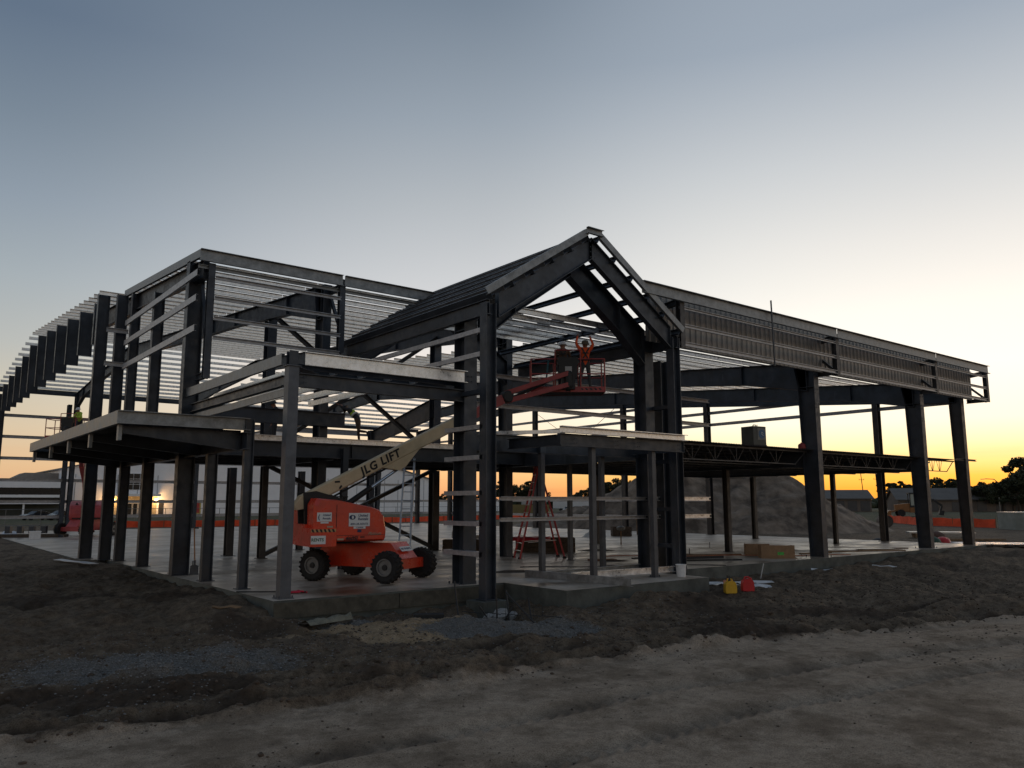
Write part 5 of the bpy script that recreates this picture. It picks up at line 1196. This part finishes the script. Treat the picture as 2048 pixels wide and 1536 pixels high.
# cloth-like bundle of filter fabric at the front edge
t = thing('torn_sack', (8.15, 16.9, gz(8.15, 16.9)+.02), 'torn muddy sack lying along the foot of the slab edge', 'sack', rz=R(10)); mb = MB(); vs = []
for i in range(11):
    for j in range(6):
        u_, v_ = i/10*2-1, j/5*2-1; vs.append((u_*.62, v_*.14*(1.2-.5*u_), .03+max(0, 1-v_*v_)*(.09+.04*math.sin(i*1.7+j)+.03*u_)))
mb.add(vs, [(i*6+j, (i+1)*6+j, (i+1)*6+j+1, i*6+j+1) for i in range(10) for j in range(5)]); mb.build('cloth', mat('muddy_cloth', (.17, .16, .12), .9, 0, .25, 9), t, smooth=True)
t = thing('timber_offcut', (9.35, 15.2, gz(9.35, 15.2)+.02), 'dark flat timber offcut at the left rim of the gravel heap', 'timber', rz=R(-30)); MB().box(-.35, .35, -.16, .16, 0, .08).build('block', black, t); t.location = (10.35, 16.2, gz(10.35, 16.2)+.02)
# rods and wire basket round the footing pit
t = thing('rebar_stakes', (12.0, 15.6, -.45), 'dark reinforcing rods with mesh standing round the open footing pit', 'rebar cage')
for (a, b_) in (((-1.11, .16, .0), (-.85, .72, .74)), ((-.50, -.55, -.3), (-.52, -.50, .66)), ((-.10, -.50, -.3), (.06, -.15, .55)), ((-.34, -1.66, .0), (-.62, -1.0, .62)), ((-.52, -.55, -.3), (-.20, -.75, .25)), ((-.52, -.5, -.3), (-.8, -.25, .25)), ((.5, -.6, -.3), (.62, -.3, .35))):
    MB().tube([a, b_], .020, 5).build('rod', black, t)
for k in range(9): MB().tube([(-1.0+.16*k, -.1-.14*k, -.05), (-.95+.16*k, -.05-.14*k, .32)], .006, 4).build('wire', black, t)
for k in range(5): MB().tube([(-1.05+.25*k, .1-.42*k, .12+.02*(k % 2)), (-1.05+.25*(k+1), .1-.42*(k+1), .10)], .008, 4).build('wire', black, t)
t = thing('concrete_lump', (12.35, 16.1, -.62), 'pale lump of concrete at the foot of the left gable column', 'concrete lump'); 
for (a_, b_, c_, k_) in ((0, 0, .12, .8), (.32, -.05, .10, .5), (-.28, .12, .1, .45)):
    mb = MB().lathe([(.26*k_, 0), (.32*k_, .10), (.20*k_, .22*k_+.04), (.05, .28*k_)], n=7); mb.v = [(x_+.05*math.sin(9*z_+3*y_), y_+.05*math.cos(7*x_), z_+.03*math.sin(11*x_)) for x_, y_, z_ in mb.v]; mb.build('lump', mat('pale_lump', (.26, .25, .24), .9, 0, .3, 9, .4, 20), t, loc=(a_, b_, c_))
t.location = (12.3, 16.0, -.78)
# stack of ribbed sheets and stuff at the far right
t = thing('sheet_stack', (45.3, 17.6, gz(44.5, 17.0)+.12), 'low stack of shiny ribbed metal sheets on the soil at the far right', 'sheet stack', rz=R(-52))
for k in range(3):
    mb = MB(); pts = []; n = 12; w_ = 2.3
    for i in range(n): b0 = -w_/2+i*w_/n; pts += [(b0, .03), (b0+.06, .03), (b0+.08, 0), (b0+.16, 0)]
    vs = []
    for (a, b_) in pts: vs += [(-3.6-.06*k, a+.02*k, b_+k*.045), (3.6-.1*k, a, b_+k*.045)]
    vs += [(a, b_, c-.006) for a, b_, c in vs]; q_ = 2*len(pts)
    fs = [(2*i, 2*i+1, 2*i+3, 2*i+2) for i in range(len(pts)-1)]+[(q_+2*i, q_+2*i+2, q_+2*i+3, q_+2*i+1) for i in range(len(pts)-1)]+[(2*i, 2*i+2, q_+2*i+2, q_+2*i) for i in range(len(pts)-1)]
    mb.add(vs, fs).build('ribbed_sheet', galv, t)
t.location = (47.6, 16.2, -.12)
t = thing('sheet_bundle', (62, 33, -.2), 'pale metal sheets lying on blocks beyond the right end of the slab', 'sheet bundle', rz=R(-52)); MB().box(-2.2, 2.2, -.6, .6, .32, .42).build('sheets', alum, t)
for s_ in (-1.7, 0, 1.7): MB().box(s_-.1, s_+.1, -.6, .6, 0, .32).build('block', wood, t)
t.location = (61.5, 27.0, -.45)
t = thing('tarped_pallet', (84.5, 31.2, -.5), 'large grey green wrapped pallet at the far right edge of the yard', 'pallet', rz=R(-40)); MB().box(-2.6, 2.6, -1.4, 1.4, .0, 1.62).build('wrapping', mat('grey_wrap', (.20, .22, .20), .6, 0, .2, 1.2), t); MB().box(-2.64, 2.64, -1.44, 1.44, 1.60, 1.68).build('cover_sheet', alum, t)
t.location = (85.8, 29.0, -.5)
for k, (x_, y_, m_, lb, s_) in enumerate(((51.5, 22.5, redpl, 'red bag lying on the soil right of the end column', .45), (50.3, 22.6, mat('dark_green_bag', (.02, .06, .04), .7, 0, .1, 5), 'dark green bag lying left of the red bag', .5), (55.2, 24.5, mat('brown_drum', (.09, .045, .03), .8, 0, .2, 5), 'round brown bundle on the soil beyond the end column', .62), (47.0, 24.2, black, 'black box shaped bundle on the soil left of the end column', .45))):
    t = thing('bag', (x_, y_, -.46), lb, 'bag'); mb = MB(); mb.lathe([(s_*.9, 0), (s_*1.05, s_*.35), (s_*.85, s_*.8), (s_*.4, s_*1.05), (s_*.1, s_*1.1)], n=11); mb.build('bundle', m_, t, smooth=True)
t = thing('timber_pile', (55.5, 23.0, -.46), 'low pile of weathered timbers near the red bag', 'timber pile', rz=R(-40))
for k in range(6): MB().box(-2.4+.3*k, 2.6, -.5+.18*k, -.36+.18*k, .0+.12*(k % 2), .11+.12*(k % 2)).build('timber', wood if k % 2 else dkw, t)
# blocks on the left corner of the slab
t = thing('steel_bundle', (7.9, 59.5, 0), 'bundle of dark steel pieces lying at the far left end of the slab', 'steel bundle', rz=R(-30))
for k in range(7): MB().box(-2.2+.5*random.random(), 1.6+.8*random.random(), -.6+.18*k, -.5+.18*k, .0, .12+.1*random.random()).build('piece', steel if k % 2 else dkw, t)
for k in range(4): MB().box(-1.4+.7*k, -1.1+.7*k, -.2, .15, .25, .7).build('piece', steel, t)
t = thing('cooler_box', (7.75, 56.2, 0), 'small white box on the slab in front of the steel bundle', 'box'); MB().box(-.28, .28, -.2, .2, 0, .42).build('box', plastw, t); MB().box(-.3, .3, -.22, .22, .42, .48).build('lid', plastw, t)
scrap((6.9, 60.6, .15), R(-30), .9, .7, 'bent white sheet lying left of the steel bundle', tilt=R(20), bend=.05)

# ------------------------------------------------------------------ yard fences
def silt_fence(pts, h, label):
    t = thing('barrier_fence', (pts[0][0], pts[0][1], 0), label, 'barrier fence')
    o_ = t.location
    mb = MB(); n = 0; P_ = []
    for i in range(len(pts)-1):
        a = Vector(pts[i]); b_ = Vector(pts[i+1]); k = max(2, int((b_-a).length/1.2))
        for j in range(k): P_.append(a+(b_-a)*j/k)
    P_.append(Vector(pts[-1])); vs = []
    for i, p in enumerate(P_):
        w_ = .05*math.sin(i*1.3); vs += [(p.x-o_.x+w_, p.y-o_.y, -.5), (p.x-o_.x-w_, p.y-o_.y, -.5+h*(.94+.06*math.sin(i*2.1)))]
    fs = [(2*i, 2*i+2, 2*i+3, 2*i+1) for i in range(len(P_)-1)]
    ob = mb.add(vs, fs).build('fabric', fence_or, t); ob.modifiers.new('th', 'SOLIDIFY').thickness = .02
    for i in range(0, len(P_), 2): p = P_[i]; MB().box(p.x-o_.x-.03, p.x-o_.x+.03, p.y-o_.y-.09, p.y-o_.y-.03, -.6, -.45+h).build('stake', wood, t)
    return t
silt_fence([(20.0, 93, 0), (30.3, 89.5, 0), (46.2, 91, 0), (64, 95, 0), (82, 99, 0)], .75, 'orange fabric barrier fence running behind the slab on the left')
silt_fence([(101, 50.5, 0), (90.5, 41.5, 0), (87.9, 33.2, 0)], .95, 'orange fabric barrier fence at right in front of the digger')
t = thing('chain_link_fence', (8, 110, 0), 'grey tubular temporary fence along the car park on the left', 'fence')
fx = [8+3.4*i for i in range(24)]
for i, x_ in enumerate(fx):
    y_ = 104+.06*(x_-8); MB().tube([(x_-8, y_-110, -.5), (x_-8, y_-110, 1.45)], .035, 5).build('post', rimm, t)
    if i < len(fx)-1:
        for z_ in (1.42, .5, -.35): MB().tube([(x_-8, y_-110, z_), (fx[i+1]-8, y_+.2-110, z_)], .028, 4).build('rail', rimm, t)

# ------------------------------------------------------------------ background buildings
def quad_thing(name, label, cat, loc): return thing(name, loc, label, cat)
glassd = mat('dark_glass', (.008, .010, .013), .25, 0, .1, 2, spec=.35)
# warehouse with a low gable facing the yard, facade on y = 180
t = thing('warehouse', (72, 180, -.5), 'huge pale metal clad warehouse with a glazed entrance, behind the frame at left', 'warehouse')
mb = MB(); prof = [(-43, 0), (43, 0), (43, 8.5), (0, 19.5), (-43, 9.4)]
mb.add([(x_, 0, z_) for x_, z_ in prof]+[(x_, 60, z_) for x_, z_ in prof], [(0, 1, 2, 3, 4), (5, 9, 8, 7, 6), (0, 5, 6, 1), (1, 6, 7, 2), (4, 9, 5, 0)]); mb.build('wall', wbld, t)
mb = MB(); mb.add([(-43.6, -.5, 9.25), (0, -.5, 19.6), (43.6, -.5, 8.35), (43.6, 60.5, 8.35), (0, 60.5, 19.6), (-43.6, 60.5, 9.25), (-43.6, -.5, 9.5), (0, -.5, 19.9), (43.6, -.5, 8.6), (43.6, 60.5, 8.6), (0, 60.5, 19.9), (-43.6, 60.5, 9.5)], [(0, 1, 7, 6), (1, 2, 8, 7), (6, 7, 10, 11), (7, 8, 9, 10), (0, 6, 11, 5), (2, 3, 9, 8), (3, 4, 10, 9), (4, 5, 11, 10), (0, 5, 4, 1), (1, 4, 3, 2)]); mb.build('roof', mat('grey_roof', (.16, .17, .18), .6, .2, .1, .5), t)
for k in range(22):
    x_ = -41+k*3.9; MB().box(x_, x_+.12, -.05, .0, 0, 8.3).build('cladding_joint', mat('joint_grey', (.30, .32, .35), .6, 0, .05, 2), t)
for ix in range(4):
    for iz in range(3):
        x0 = -31.4+ix*1.28; z0 = 5.3+iz*1.13; f_ = MB().box(x0-.05, x0+1.23, -.12, -.02, z0-.05, z0+1.08).build('window', white, t); MB().box(x0, x0+1.18, -.16, -.121, z0, z0+1.03).build('pane', glassd, f_)
warm = mat('entrance_wall', (.32, .28, .20), .8, 0, .1, 2)
MB().box(-34.6, -25.2, -2.6, -.0, 3.9, 4.4).build('porch_roof', white, t); MB().box(-34.4, -25.4, -.35, -.02, 0, 3.9).build('entrance_wall', warm, t)
for k in range(3):
    d_ = MB().box(-31.2+1.1*k, -30.2+1.1*k, -.50, -.352, 0, 2.6).build('door', white, t); MB().box(-31.1+1.1*k, -30.3+1.1*k, -.56, -.502, .15, 2.45).build('pane', glassd, d_)
lampm = mat('lamp_glow', (1, .7, .35), .5, 0, 0, 1, emit=(1.0, .58, .22), estr=26)
for x_ in (-33.9, -25.7):
    o = MB().lathe([(.0, -.32), (.26, -.2), (.30, .12), (.16, .30), (.0, .34)], n=10).build('wall_lamp', lampm, t, loc=(x_, -.9, 3.15))
    l_ = bpy.data.lights.new('lamp_light', 'POINT'); l_.energy = 420; l_.color = (1, .55, .22); l_.shadow_soft_size = .4; lo = bpy.data.objects.new('lamp_light', l_); COL.objects.link(lo); lo.parent = t; lo.location = (x_, -1.9, 3.0)
MB().box(-36.2, -34.9, -.1, -.02, .1, 3.0).build('door', mat('dark_door', (.03, .03, .035), .5, 0, .1, 2), t); MB().box(-24.9, -23.9, -.1, -.02, .1, 3.2).build('door', mat('dark_door', (.03, .03, .035)), t)
MB().box(-18.2, -16.8, -.12, -.02, 7.0, 7.25).build('sign_bar', white, t)
for k in range(5): MB().box(-42.2+k*1.1, -42.0+k*1.1, -.3, -.0, 6.6, 7.6).build('sign_letter', white, t) ; 
sg = thing('sign_board', (52.5, 172, -.5), 'small yellow framed red poster board in front of the warehouse', 'sign'); MB().box(-.9, .9, -.05, .05, .3, 3.0).build('frame', mat('yellow_frame', (.50, .38, .08), .6, 0, .05, 3), sg); MB().box(-.62, .62, -.08, -.051, .5, 2.6).build('poster', mat('red_poster', (.40, .05, .04), .6, 0, .4, 1.5), sg)
# banded parking block at far left
t = thing('parking_building', (9, 172, -.5), 'low banded concrete parking building at far left', 'building')
for k, (z0, z1, m_, yo) in enumerate(((5.4, 6.7, wbld, 0), (4.1, 5.4, glassd, .6), (3.6, 4.1, wbld, .1), (2.4, 3.0, wbld, .0), (3.0, 3.6, glassd, .5), (.0, 2.4, mat('shade_wall', (.05, .055, .05), .8, 0, .2, 1), 2.5))):
    MB().box(-24, 18.8, yo, 14, z0, z1).build('band', m_, t)
for k in range(5): MB().box(-6+k*4.6, -5.7+k*4.6, .3, .6, 0, 2.4).build('column', wbld, t)
pent = thing('stair_tower', (23.5, 186, -.5), 'small roof block showing between the parking building and the warehouse', 'building'); MB().prism([(-3, 0), (5.5, 0), (5.5, 8.6), (-.5, 8.6), (-3, 7.2)], 'y', 0, 8).build('wall', mat('tan_wall', (.22, .19, .16), .8, 0, .1, 1), pent)
# parked cars
def car(loc, rz, m, label):
    t = thing('parked_car', loc, label, 'car', 'cars parked in front of the warehouse', rz=rz)
    fr_ = Fr((0, 0, 0), 0); mb = MB()
    fprism(mb, fr_, [(-2.2, .35), (-2.25, .75), (-1.7, .92), (-.9, .98), (1.0, 1.0), (2.05, .9), (2.2, .6), (2.15, .35)], -.88, .88, inset=.06); mb.build('body', m, t, smooth=False)
    mb = MB(); fprism(mb, fr_, [(-1.15, .95), (-.45, 1.38), (.75, 1.42), (1.75, .97)], -.76, .76, inset=.08); mb.build('cabin', glassd, t); MB().box(-.42, .75, -.6, .6, 1.40, 1.45).build('roof', m, t)
    for x_ in (-1.4, 1.4):
        for y_ in (-.8, .8):
            w_ = MB().lathe([(.2, -.1), (.32, -.1), (.33, 0), (.32, .1), (.2, .1)], (x_, y_, .33), 'y', 14).build('wheel', rubber, t)
    for y_ in (-.6, .6): MB().box(-2.29, -2.23, y_-.16, y_+.16, .62, .74).build('headlight', white, t)
    return t
car((19.5, 141, -.5), R(25), mat('car_dark', (.015, .02, .03), .25, .3, .05, 2), 'dark parked car on the far left behind the rails')
car((23.5, 146, -.5), R(20), mat('car_silver', (.30, .32, .34), .3, .5, .05, 2), 'silver parked car on the far left, partly behind the dark one')
car((22.6, 138, -.5), R(28), mat('car_black', (.01, .01, .012), .2, .3, .05, 2), 'black parked car nearest the warehouse corner on the far left')
car((137, 150, -.5), R(30), mat('car_silver', (.30, .32, .34)), 'silver parked car in the distance between the gable columns')
# white box trailers and container
t = thing('box_trailer', (148, 160, -.5), 'white box trailer far behind the entrance posts', 'trailer', rz=R(-38)); MB().box(-5.5, 5.5, -1.3, 1.3, .9, 3.3).build('box', mat('trailer_white', (.55, .55, .56), .5, 0, .05, 1), t)
for x_ in (-3.5, -2.6, 3.0): MB().lathe([(.2, -.2), (.48, -.2), (.48, .2), (.2, .2)], (x_, -1.2, .48), 'y', 12).build('wheel', rubber, t)
t = thing('equipment_container', (134, 160, -.5), 'grey equipment box with dark louvres beside a yellow barrier, behind the step ladder', 'container', rz=R(-38)); MB().box(-3.2, 3.2, -1.2, 1.2, 0, 3.0).build('box', mat('container_grey', (.30, .31, .31), .6, 0, .1, 1), t)
for k in range(4): MB().box(-2.6+1.4*k, -1.6+1.4*k, -1.24, -1.21, .6, 1.3+.9*(k % 2)).build('louvre', black, t)
t = thing('yellow_barrier', (122, 147, -.5), 'low dull yellow barrier wall far behind the step ladder', 'barrier', rz=R(-38)); MB().box(-4.5, 4.5, -.3, .3, 0, 2.0).build('panel', mat('dull_yellow', (.17, .13, .05), .8, 0, .2, .5), t)
t = thing('boundary_wall', (128, 182, -.5), 'long low pale wall right of the warehouse', 'wall'); MB().box(-9, 12, 0, .4, 0, 2.9).build('panel', wbld, t)
# brown low buildings at right
brn = mat('tan_brick', (.15, .12, .10), .9, 0, .15, .6); rfm = mat('brown_roof', (.115, .105, .095), .8, 0, .15, .4)
def house(loc, rz, L_, D_, h, rise, label, m=brn, over=.6, wins=5):
    t = thing('low_building', loc, label, 'building', rz=rz)
    MB().prism([(0, 0), (D_, 0), (D_, h), (D_/2, h+rise), (0, h)], 'x', -L_/2, L_/2).build('wall', m, t)
    mb = MB(); pr_ = [(-over, h-.15), (D_/2, h+rise+.12), (D_+over, h-.15), (D_+over, h+.1), (D_/2, h+rise+.4), (-over, h+.1)]
    mb.prism(pr_, 'x', -L_/2-over, L_/2+over); mb.build('roof', rfm, t)
    for k in range(wins):
        x_ = -L_/2+(k+.5)*L_/wins; w_ = MB().box(x_-1.1, x_+1.1, -.08, -.01, .2, h-.5).build('window', mat('dull_pane', (.05, .05, .055), .4, 0, .1, 1), t)
    return t
house((190.5, 107.5, -.5), R(-50), 15, 12, 3.3, 1.9, 'low brown building with a long dark roof, behind the soil pile at right')
house((207, 92, -.5), R(-52), 16, 13, 3.0, 2.6, 'brown gabled building behind the digger', wins=3)
house((222, 80, -.5), R(-50), 26, 15, 3.1, 2.5, 'brown gabled building with wide doors at far right', wins=6)
house((180, 125, -.5), R(-45), 26, 10, 3.4, .6, 'flat brown building far behind the middle of the frame', wins=4)
# utility poles
def pole(loc, h, lean, label, tr=False):
    t = thing('utility_pole', loc, label, 'utility pole'); MB().tube([(0, 0, 0), (lean, 0, h)], .16, 7, r2=.11).build('shaft', dkw, t); ax = Vector((.78, -.62, 0))
    for z_, w_ in ((h-.6, 1.3), (h-2.6, .9)):
        c = Vector((lean*z_/h, 0, z_)); MB().bar(c-ax*w_, c+ax*w_, .12, .12).build('cross_arm', dkw, t)
        for s_ in (-1, 0, 1): MB().tube([c+ax*w_*.85*s_, c+ax*w_*.85*s_+Vector((0, 0, .35))], .07, 5).build('insulator', rimm, t)
    if tr: MB().lathe([(.3, h-3.4), (.32, h-3.2), (.32, h-2.2), (.28, h-2.1)], (.5, -.4, 0), 'z', 10).build('transformer', rimm, t)
    return t
pole((253, 134, -.5), 12.2, -1.6, 'leaning utility pole on the left of the pair at right'); pole((256.8, 131.2, -.5), 12.4, -1.2, 'utility pole with a transformer, right of the pair', True); pole((169.6, 200.6, -.5), 10.5, -.4, 'thin distant utility pole between the entrance posts')
t = thing('street_lamp', (196, 72.8, -.5), 'single arm street lamp in front of the big tree at far right', 'street lamp'); MB().tube([(0, 0, 0), (0, 0, 6.8), (-.6, .5, 7.5), (-2.1, 1.7, 7.6)], .09, 6).build('pole', rimm, t); MB().bar((-2.1, 1.7, 7.55), (-2.9, 2.3, 7.5), .35, .15).build('lamp_head', mat('lamp_pale', (.55, .5, .42), .4, 0, 0, 1), t)
# backhoe loader
t = thing('backhoe_loader', (143.5, 67, -.5), 'dark backhoe loader with a glazed cab parked behind the orange fence', 'digger', rz=R(-52))
yel = mat('digger_orange', (.22, .085, .02), .5, 0, .15, 2); mb = MB(); fr_ = Fr((0, 0, 0), 0)
fprism(mb, fr_, [(-3.2, .9), (-3.3, 2.1), (-.8, 2.3), (-.8, .8)], -.6, .6, inset=.05); mb.box(-.9, 1.5, -.75, .75, .7, 1.6); mb.build('body', yel, t)
mb = MB().box(-.9, .9, -.8, .8, 1.6, 1.9).box(-1.0, 1.0, -.9, .9, 3.95, 4.15)
for x_ in (-.82, .82):
    for y_ in (-.72, .72): mb.box(x_-.07, x_+.07, y_-.07, y_+.07, 1.9, 3.95)
mb.build('cab', black, t); MB().box(-.74, .74, -.70, -.66, 1.95, 3.9).build('pane', mat('pale_glass', (.30, .34, .31), .3, 0, .1, 2), t)
for x_, r_ in ((-2.4, .62), (1.0, .85)):
    for y_ in (-1.0, 1.0): MB().lathe([(r_*.4, -.2), (r_, -.22), (r_*1.03, 0), (r_, .22), (r_*.4, .2)], (x_, y_, r_), 'y', 18).build('wheel', rubber, t)
mb = MB(); mb.bar((1.4, 0, 1.3), (2.9, 0, 3.0), .3, .4).bar((2.9, 0, 3.0), (4.4, 0, 1.9), .26, .34).bar((4.4, 0, 1.9), (4.1, 0, 1.0), .24, .3); mb.build('digger_arm', black, t); mb = MB(); fprism(mb, fr_, [(3.7, .3), (4.5, .2), (4.7, 1.0), (4.0, 1.1)], -.35, .35); mb.build('bucket', black, t)
mb = MB(); fprism(mb, fr_, [(-4.9, .2), (-4.1, .25), (-4.0, 1.1), (-4.5, 1.0)], -1.1, 1.1); mb.bar((-3.9, -.6, .8), (-2.0, -.65, 1.6), .14, .2).bar((-3.9, .6, .8), (-2.0, .65, 1.6), .14, .2); mb.build('loader', yel, t)
# big soil pile
def pile(loc, rx, ry, h, rz, seed, label, name='soil_pile'):
    n, m_ = 150, 110; u_, v_ = np.meshgrid(np.linspace(-1.25, 1.25, n), np.linspace(-1.25, 1.25, m_)); r_ = np.sqrt(u_**2+v_**2)
    base = np.clip(1-r_, -.02, 1); ang = np.arctan2(v_, u_)
    z_ = h*np.clip(base*1.25*(1+.18*np.sin(ang*3+seed)), -.02, .93+.05*np.sin(u_*7))
    z_ += np.where(base > 0, (vnoise(u_*rx, v_*ry, 3.4, seed, 4)-.5)*h*.30+(vnoise(u_*rx, v_*ry, .9, seed+1, 3)-.5)*.55, 0)*np.clip(base*5, 0, 1)
    V_ = np.stack([u_.ravel()*rx, v_.ravel()*ry, z_.ravel()], 1); i_ = (np.arange(m_-1)[:, None]*n+np.arange(n-1)[None]).ravel(); Q_ = np.stack([i_, i_+1, i_+1+n, i_+n], 1)
    o = link(name, npmesh(name, V_, Q_, mat('piled_earth', (.075, .054, .038), .95, 0, .3, .55, 1.0, 2.5, col2=(.27, .205, .150), thr=(.38, .66))), None, loc); o.rotation_euler.z = rz; tag(o, label, 'soil pile'); return o
pile((61.6, 47.6, -.55), 15.0, 10.0, 6.3, R(-42), 3, 'tall broad pile of bare earth behind the right wing')
pile((69.5, 41.0, -.55), 6.5, 5.5, 2.6, R(-42), 5, 'lower sandy spill of earth running down right from the tall pile')
pile((60, 62, -.55), 9.5, 7, 2.2, R(-40), 8, 'low dark earth mound left of the tall pile')
t = thing('culvert_pipe', (83.5, 42.2, -.5), 'short brown culvert pipe standing at the foot of the earth pile', 'pipe', rz=R(-50)); MB().lathe([(.62, -1.0), (.62, 1.0), (.5, 1.0), (.5, -1.0), (.62, -1.0)], (0, 0, .62), 'y', 18).build('pipe', brn, t)

# ------------------------------------------------------------------ trees
leafm = mat('dusk_foliage', (.035, .042, .018), .8, 0, .5, 1.5); barkm = mat('bark', (.05, .038, .028), .9, 0, .3, 4)
def tree_mesh(kind, h, seed):
    r_ = np.random.default_rng(seed); tr = MB(); P_ = []
    if kind == 'pine':
        tr.tube([(0, 0, 0), (.15, .1, h*.5), (.05, 0, h*.93)], .17+.012*h, 6, r2=.06)
        nb = 11; cs = []
        for k in range(nb):
            f_ = .48+.5*k/nb; a = k*2.4+r_.random(); L_ = h*.22*(1.15-f_*.7)*(.6+.7*r_.random()); e = np.array([math.cos(a)*L_, math.sin(a)*L_, h*f_+L_*.25]); tr.tube([(.1, .05, h*f_-.1), tuple(e)], .05, 4, r2=.02); cs.append((e, h*.075*(.7+.6*r_.random()))); cs.append((e*np.array([.6, .6, 1])+[0, 0, .3], h*.06))
        cs.append((np.array([0, 0, h*.96]), h*.08))
    else:
        tr.tube([(0, 0, 0), (.2, 0, h*.3), (.1, .1, h*.55)], .035*h, 7, r2=.02*h)
        cs = []
        for k in range(26):
            a = r_.random()*6.28; f_ = .30+.62*r_.random(); q_ = h*.42*math.sin(math.pi*min(1, (f_-.12)/.9))**.6*(.35+.75*r_.random()); e = np.array([math.cos(a)*q_, math.sin(a)*q_, h*f_])
            if k < 10: tr.tube([(0, 0, h*.3+.2*k/10*h), tuple(e)], .012*h, 4, r2=.004*h)
            cs.append((e, h*.13*(.6+.7*r_.random())))
    for c, rr_ in cs:
        n = 170 if kind == 'pine' else 330; d = r_.normal(size=(n, 3)); d /= np.linalg.norm(d, axis=1)[:, None]; P_.append(c+d*rr_*(r_.random((n, 1))**.45)*[1, 1, .62])
    P_ = np.concatenate(P_); n = len(P_); s = h*(.014 if kind == 'pine' else .019)*(.6+.9*r_.random(n)); a = r_.normal(size=(n, 3)); a /= np.linalg.norm(a, axis=1)[:, None]; b_ = np.cross(a, r_.normal(size=(n, 3))); b_ /= np.linalg.norm(b_, axis=1)[:, None]
    V_ = np.stack([P_-a*s[:, None], P_+b_*s[:, None]*.8, P_+a*s[:, None], P_-b_*s[:, None]*.8], 1).reshape(-1, 3); Q_ = np.arange(4*n).reshape(-1, 4)
    return tr.mesh('trunk', barkm), npmesh('crown', V_, Q_, leafm, False)
TM = {('pine', i): tree_mesh('pine', 12, 20+i) for i in range(3)}; TM.update({('oak', i): tree_mesh('oak', 12, 40+i) for i in range(3)})
def tree(kind, i, loc, h, rz, label, group=None):
    t = thing('pine_tree' if kind == 'pine' else 'broad_tree', loc, label, 'tree', group, rz=rz); t.scale = (h/12,)*3
    for nm, me in zip(('trunk', 'crown'), TM[(kind, i)]): link(nm, me, t)
    return t
for o_ in [c for c in bpy.data.objects if c.name.startswith('welding_generator')]: o_.scale = (.82, .82, .80)
def at(px, dist):   # point at a bearing given in degrees right of the view axis
    a = _t-R(px); return dist*math.cos(a), dist*math.sin(a)
x_, y_ = at(32.9, 172); tree('oak', 0, (x_, y_, -.5), 10.8, 1.0, 'large dark spreading tree at the far right edge')
x_, y_ = at(32.2, 182); tree('oak', 1, (x_, y_, -.5), 8.2, 2.2, 'smaller dark tree tucked left of the large one at far right')
x_, y_ = at(34.2, 168); tree('oak', 2, (x_, y_, -.5), 12.8, 4.1, 'dense tall tree partly cut by the right edge of the view')
ORD = ['first', 'second', 'third', 'fourth', 'fifth', 'sixth', 'seventh', 'eighth', 'ninth', 'tenth', 'eleventh', 'twelfth', 'thirteenth', 'fourteenth', 'fifteenth', 'sixteenth', 'seventeenth', 'eighteenth', 'nineteenth', 'twentieth']
ORD += ['twenty '+w_ for w_ in ORD[:9]]+['thirtieth']+['thirty '+w_ for w_ in ORD[:9]]+['fortieth']
k = 0
for b_ in np.arange(25.0, 31.5, .42):
    x_, y_ = at(b_+.2*random.random(), 245+20*random.random()); hh = 8.6*(1-.035*abs(b_-27.5)**1.5)*(.85+.3*random.random())
    tree('pine' if k % 4 else 'oak', k % 3, (x_, y_, -.5), max(5.2, hh), k*1.7, f'dark tree, {ORD[k]} from left in the row behind the brown buildings', 'trees behind the brown buildings'); k += 1
for b_ in np.arange(30.4, 33.2, .5):
    x_, y_ = at(b_, 235); tree('oak', k % 3, (x_, y_, -.5), 6.2+2*random.random(), k*1.3, f'low dark tree, {ORD[k-16]} from left beside the large tree at far right', 'low trees at the far right'); k += 1
k0 = k
for b_ in list(np.arange(-5.8, 1.2, .62))+list(np.arange(1.3, 14.5, .55)):
    x_, y_ = at(b_+.2*random.random(), 300+30*random.random()); big = 1.35 if (-1.8 < b_ < 1.6 or 4.9 < b_ < 12.5) else .72
    tree('pine' if (k % 3 == 0) else 'oak', k % 3, (x_, y_, -.5), 7.4*big*(.8+.4*random.random()), k*2.1, f'distant dark tree, {ORD[k-k0]} from left in the middle tree line', 'distant trees beyond the middle'); k += 1
# low hedge-like far woodland, one mass
hm_ = []
o = scatter('far_woodland', np.array([[*at(b_+.3*random.random(), 330+20*random.random()), -.2+2.2*random.random()] for b_ in np.arange(-33, 36, .035)]), rng.uniform(1.2, 2.6, len(np.arange(-33, 36, .035))), leafm, .8)
tag(o, 'low dark far woodland along the whole horizon', 'woodland', kind='stuff')
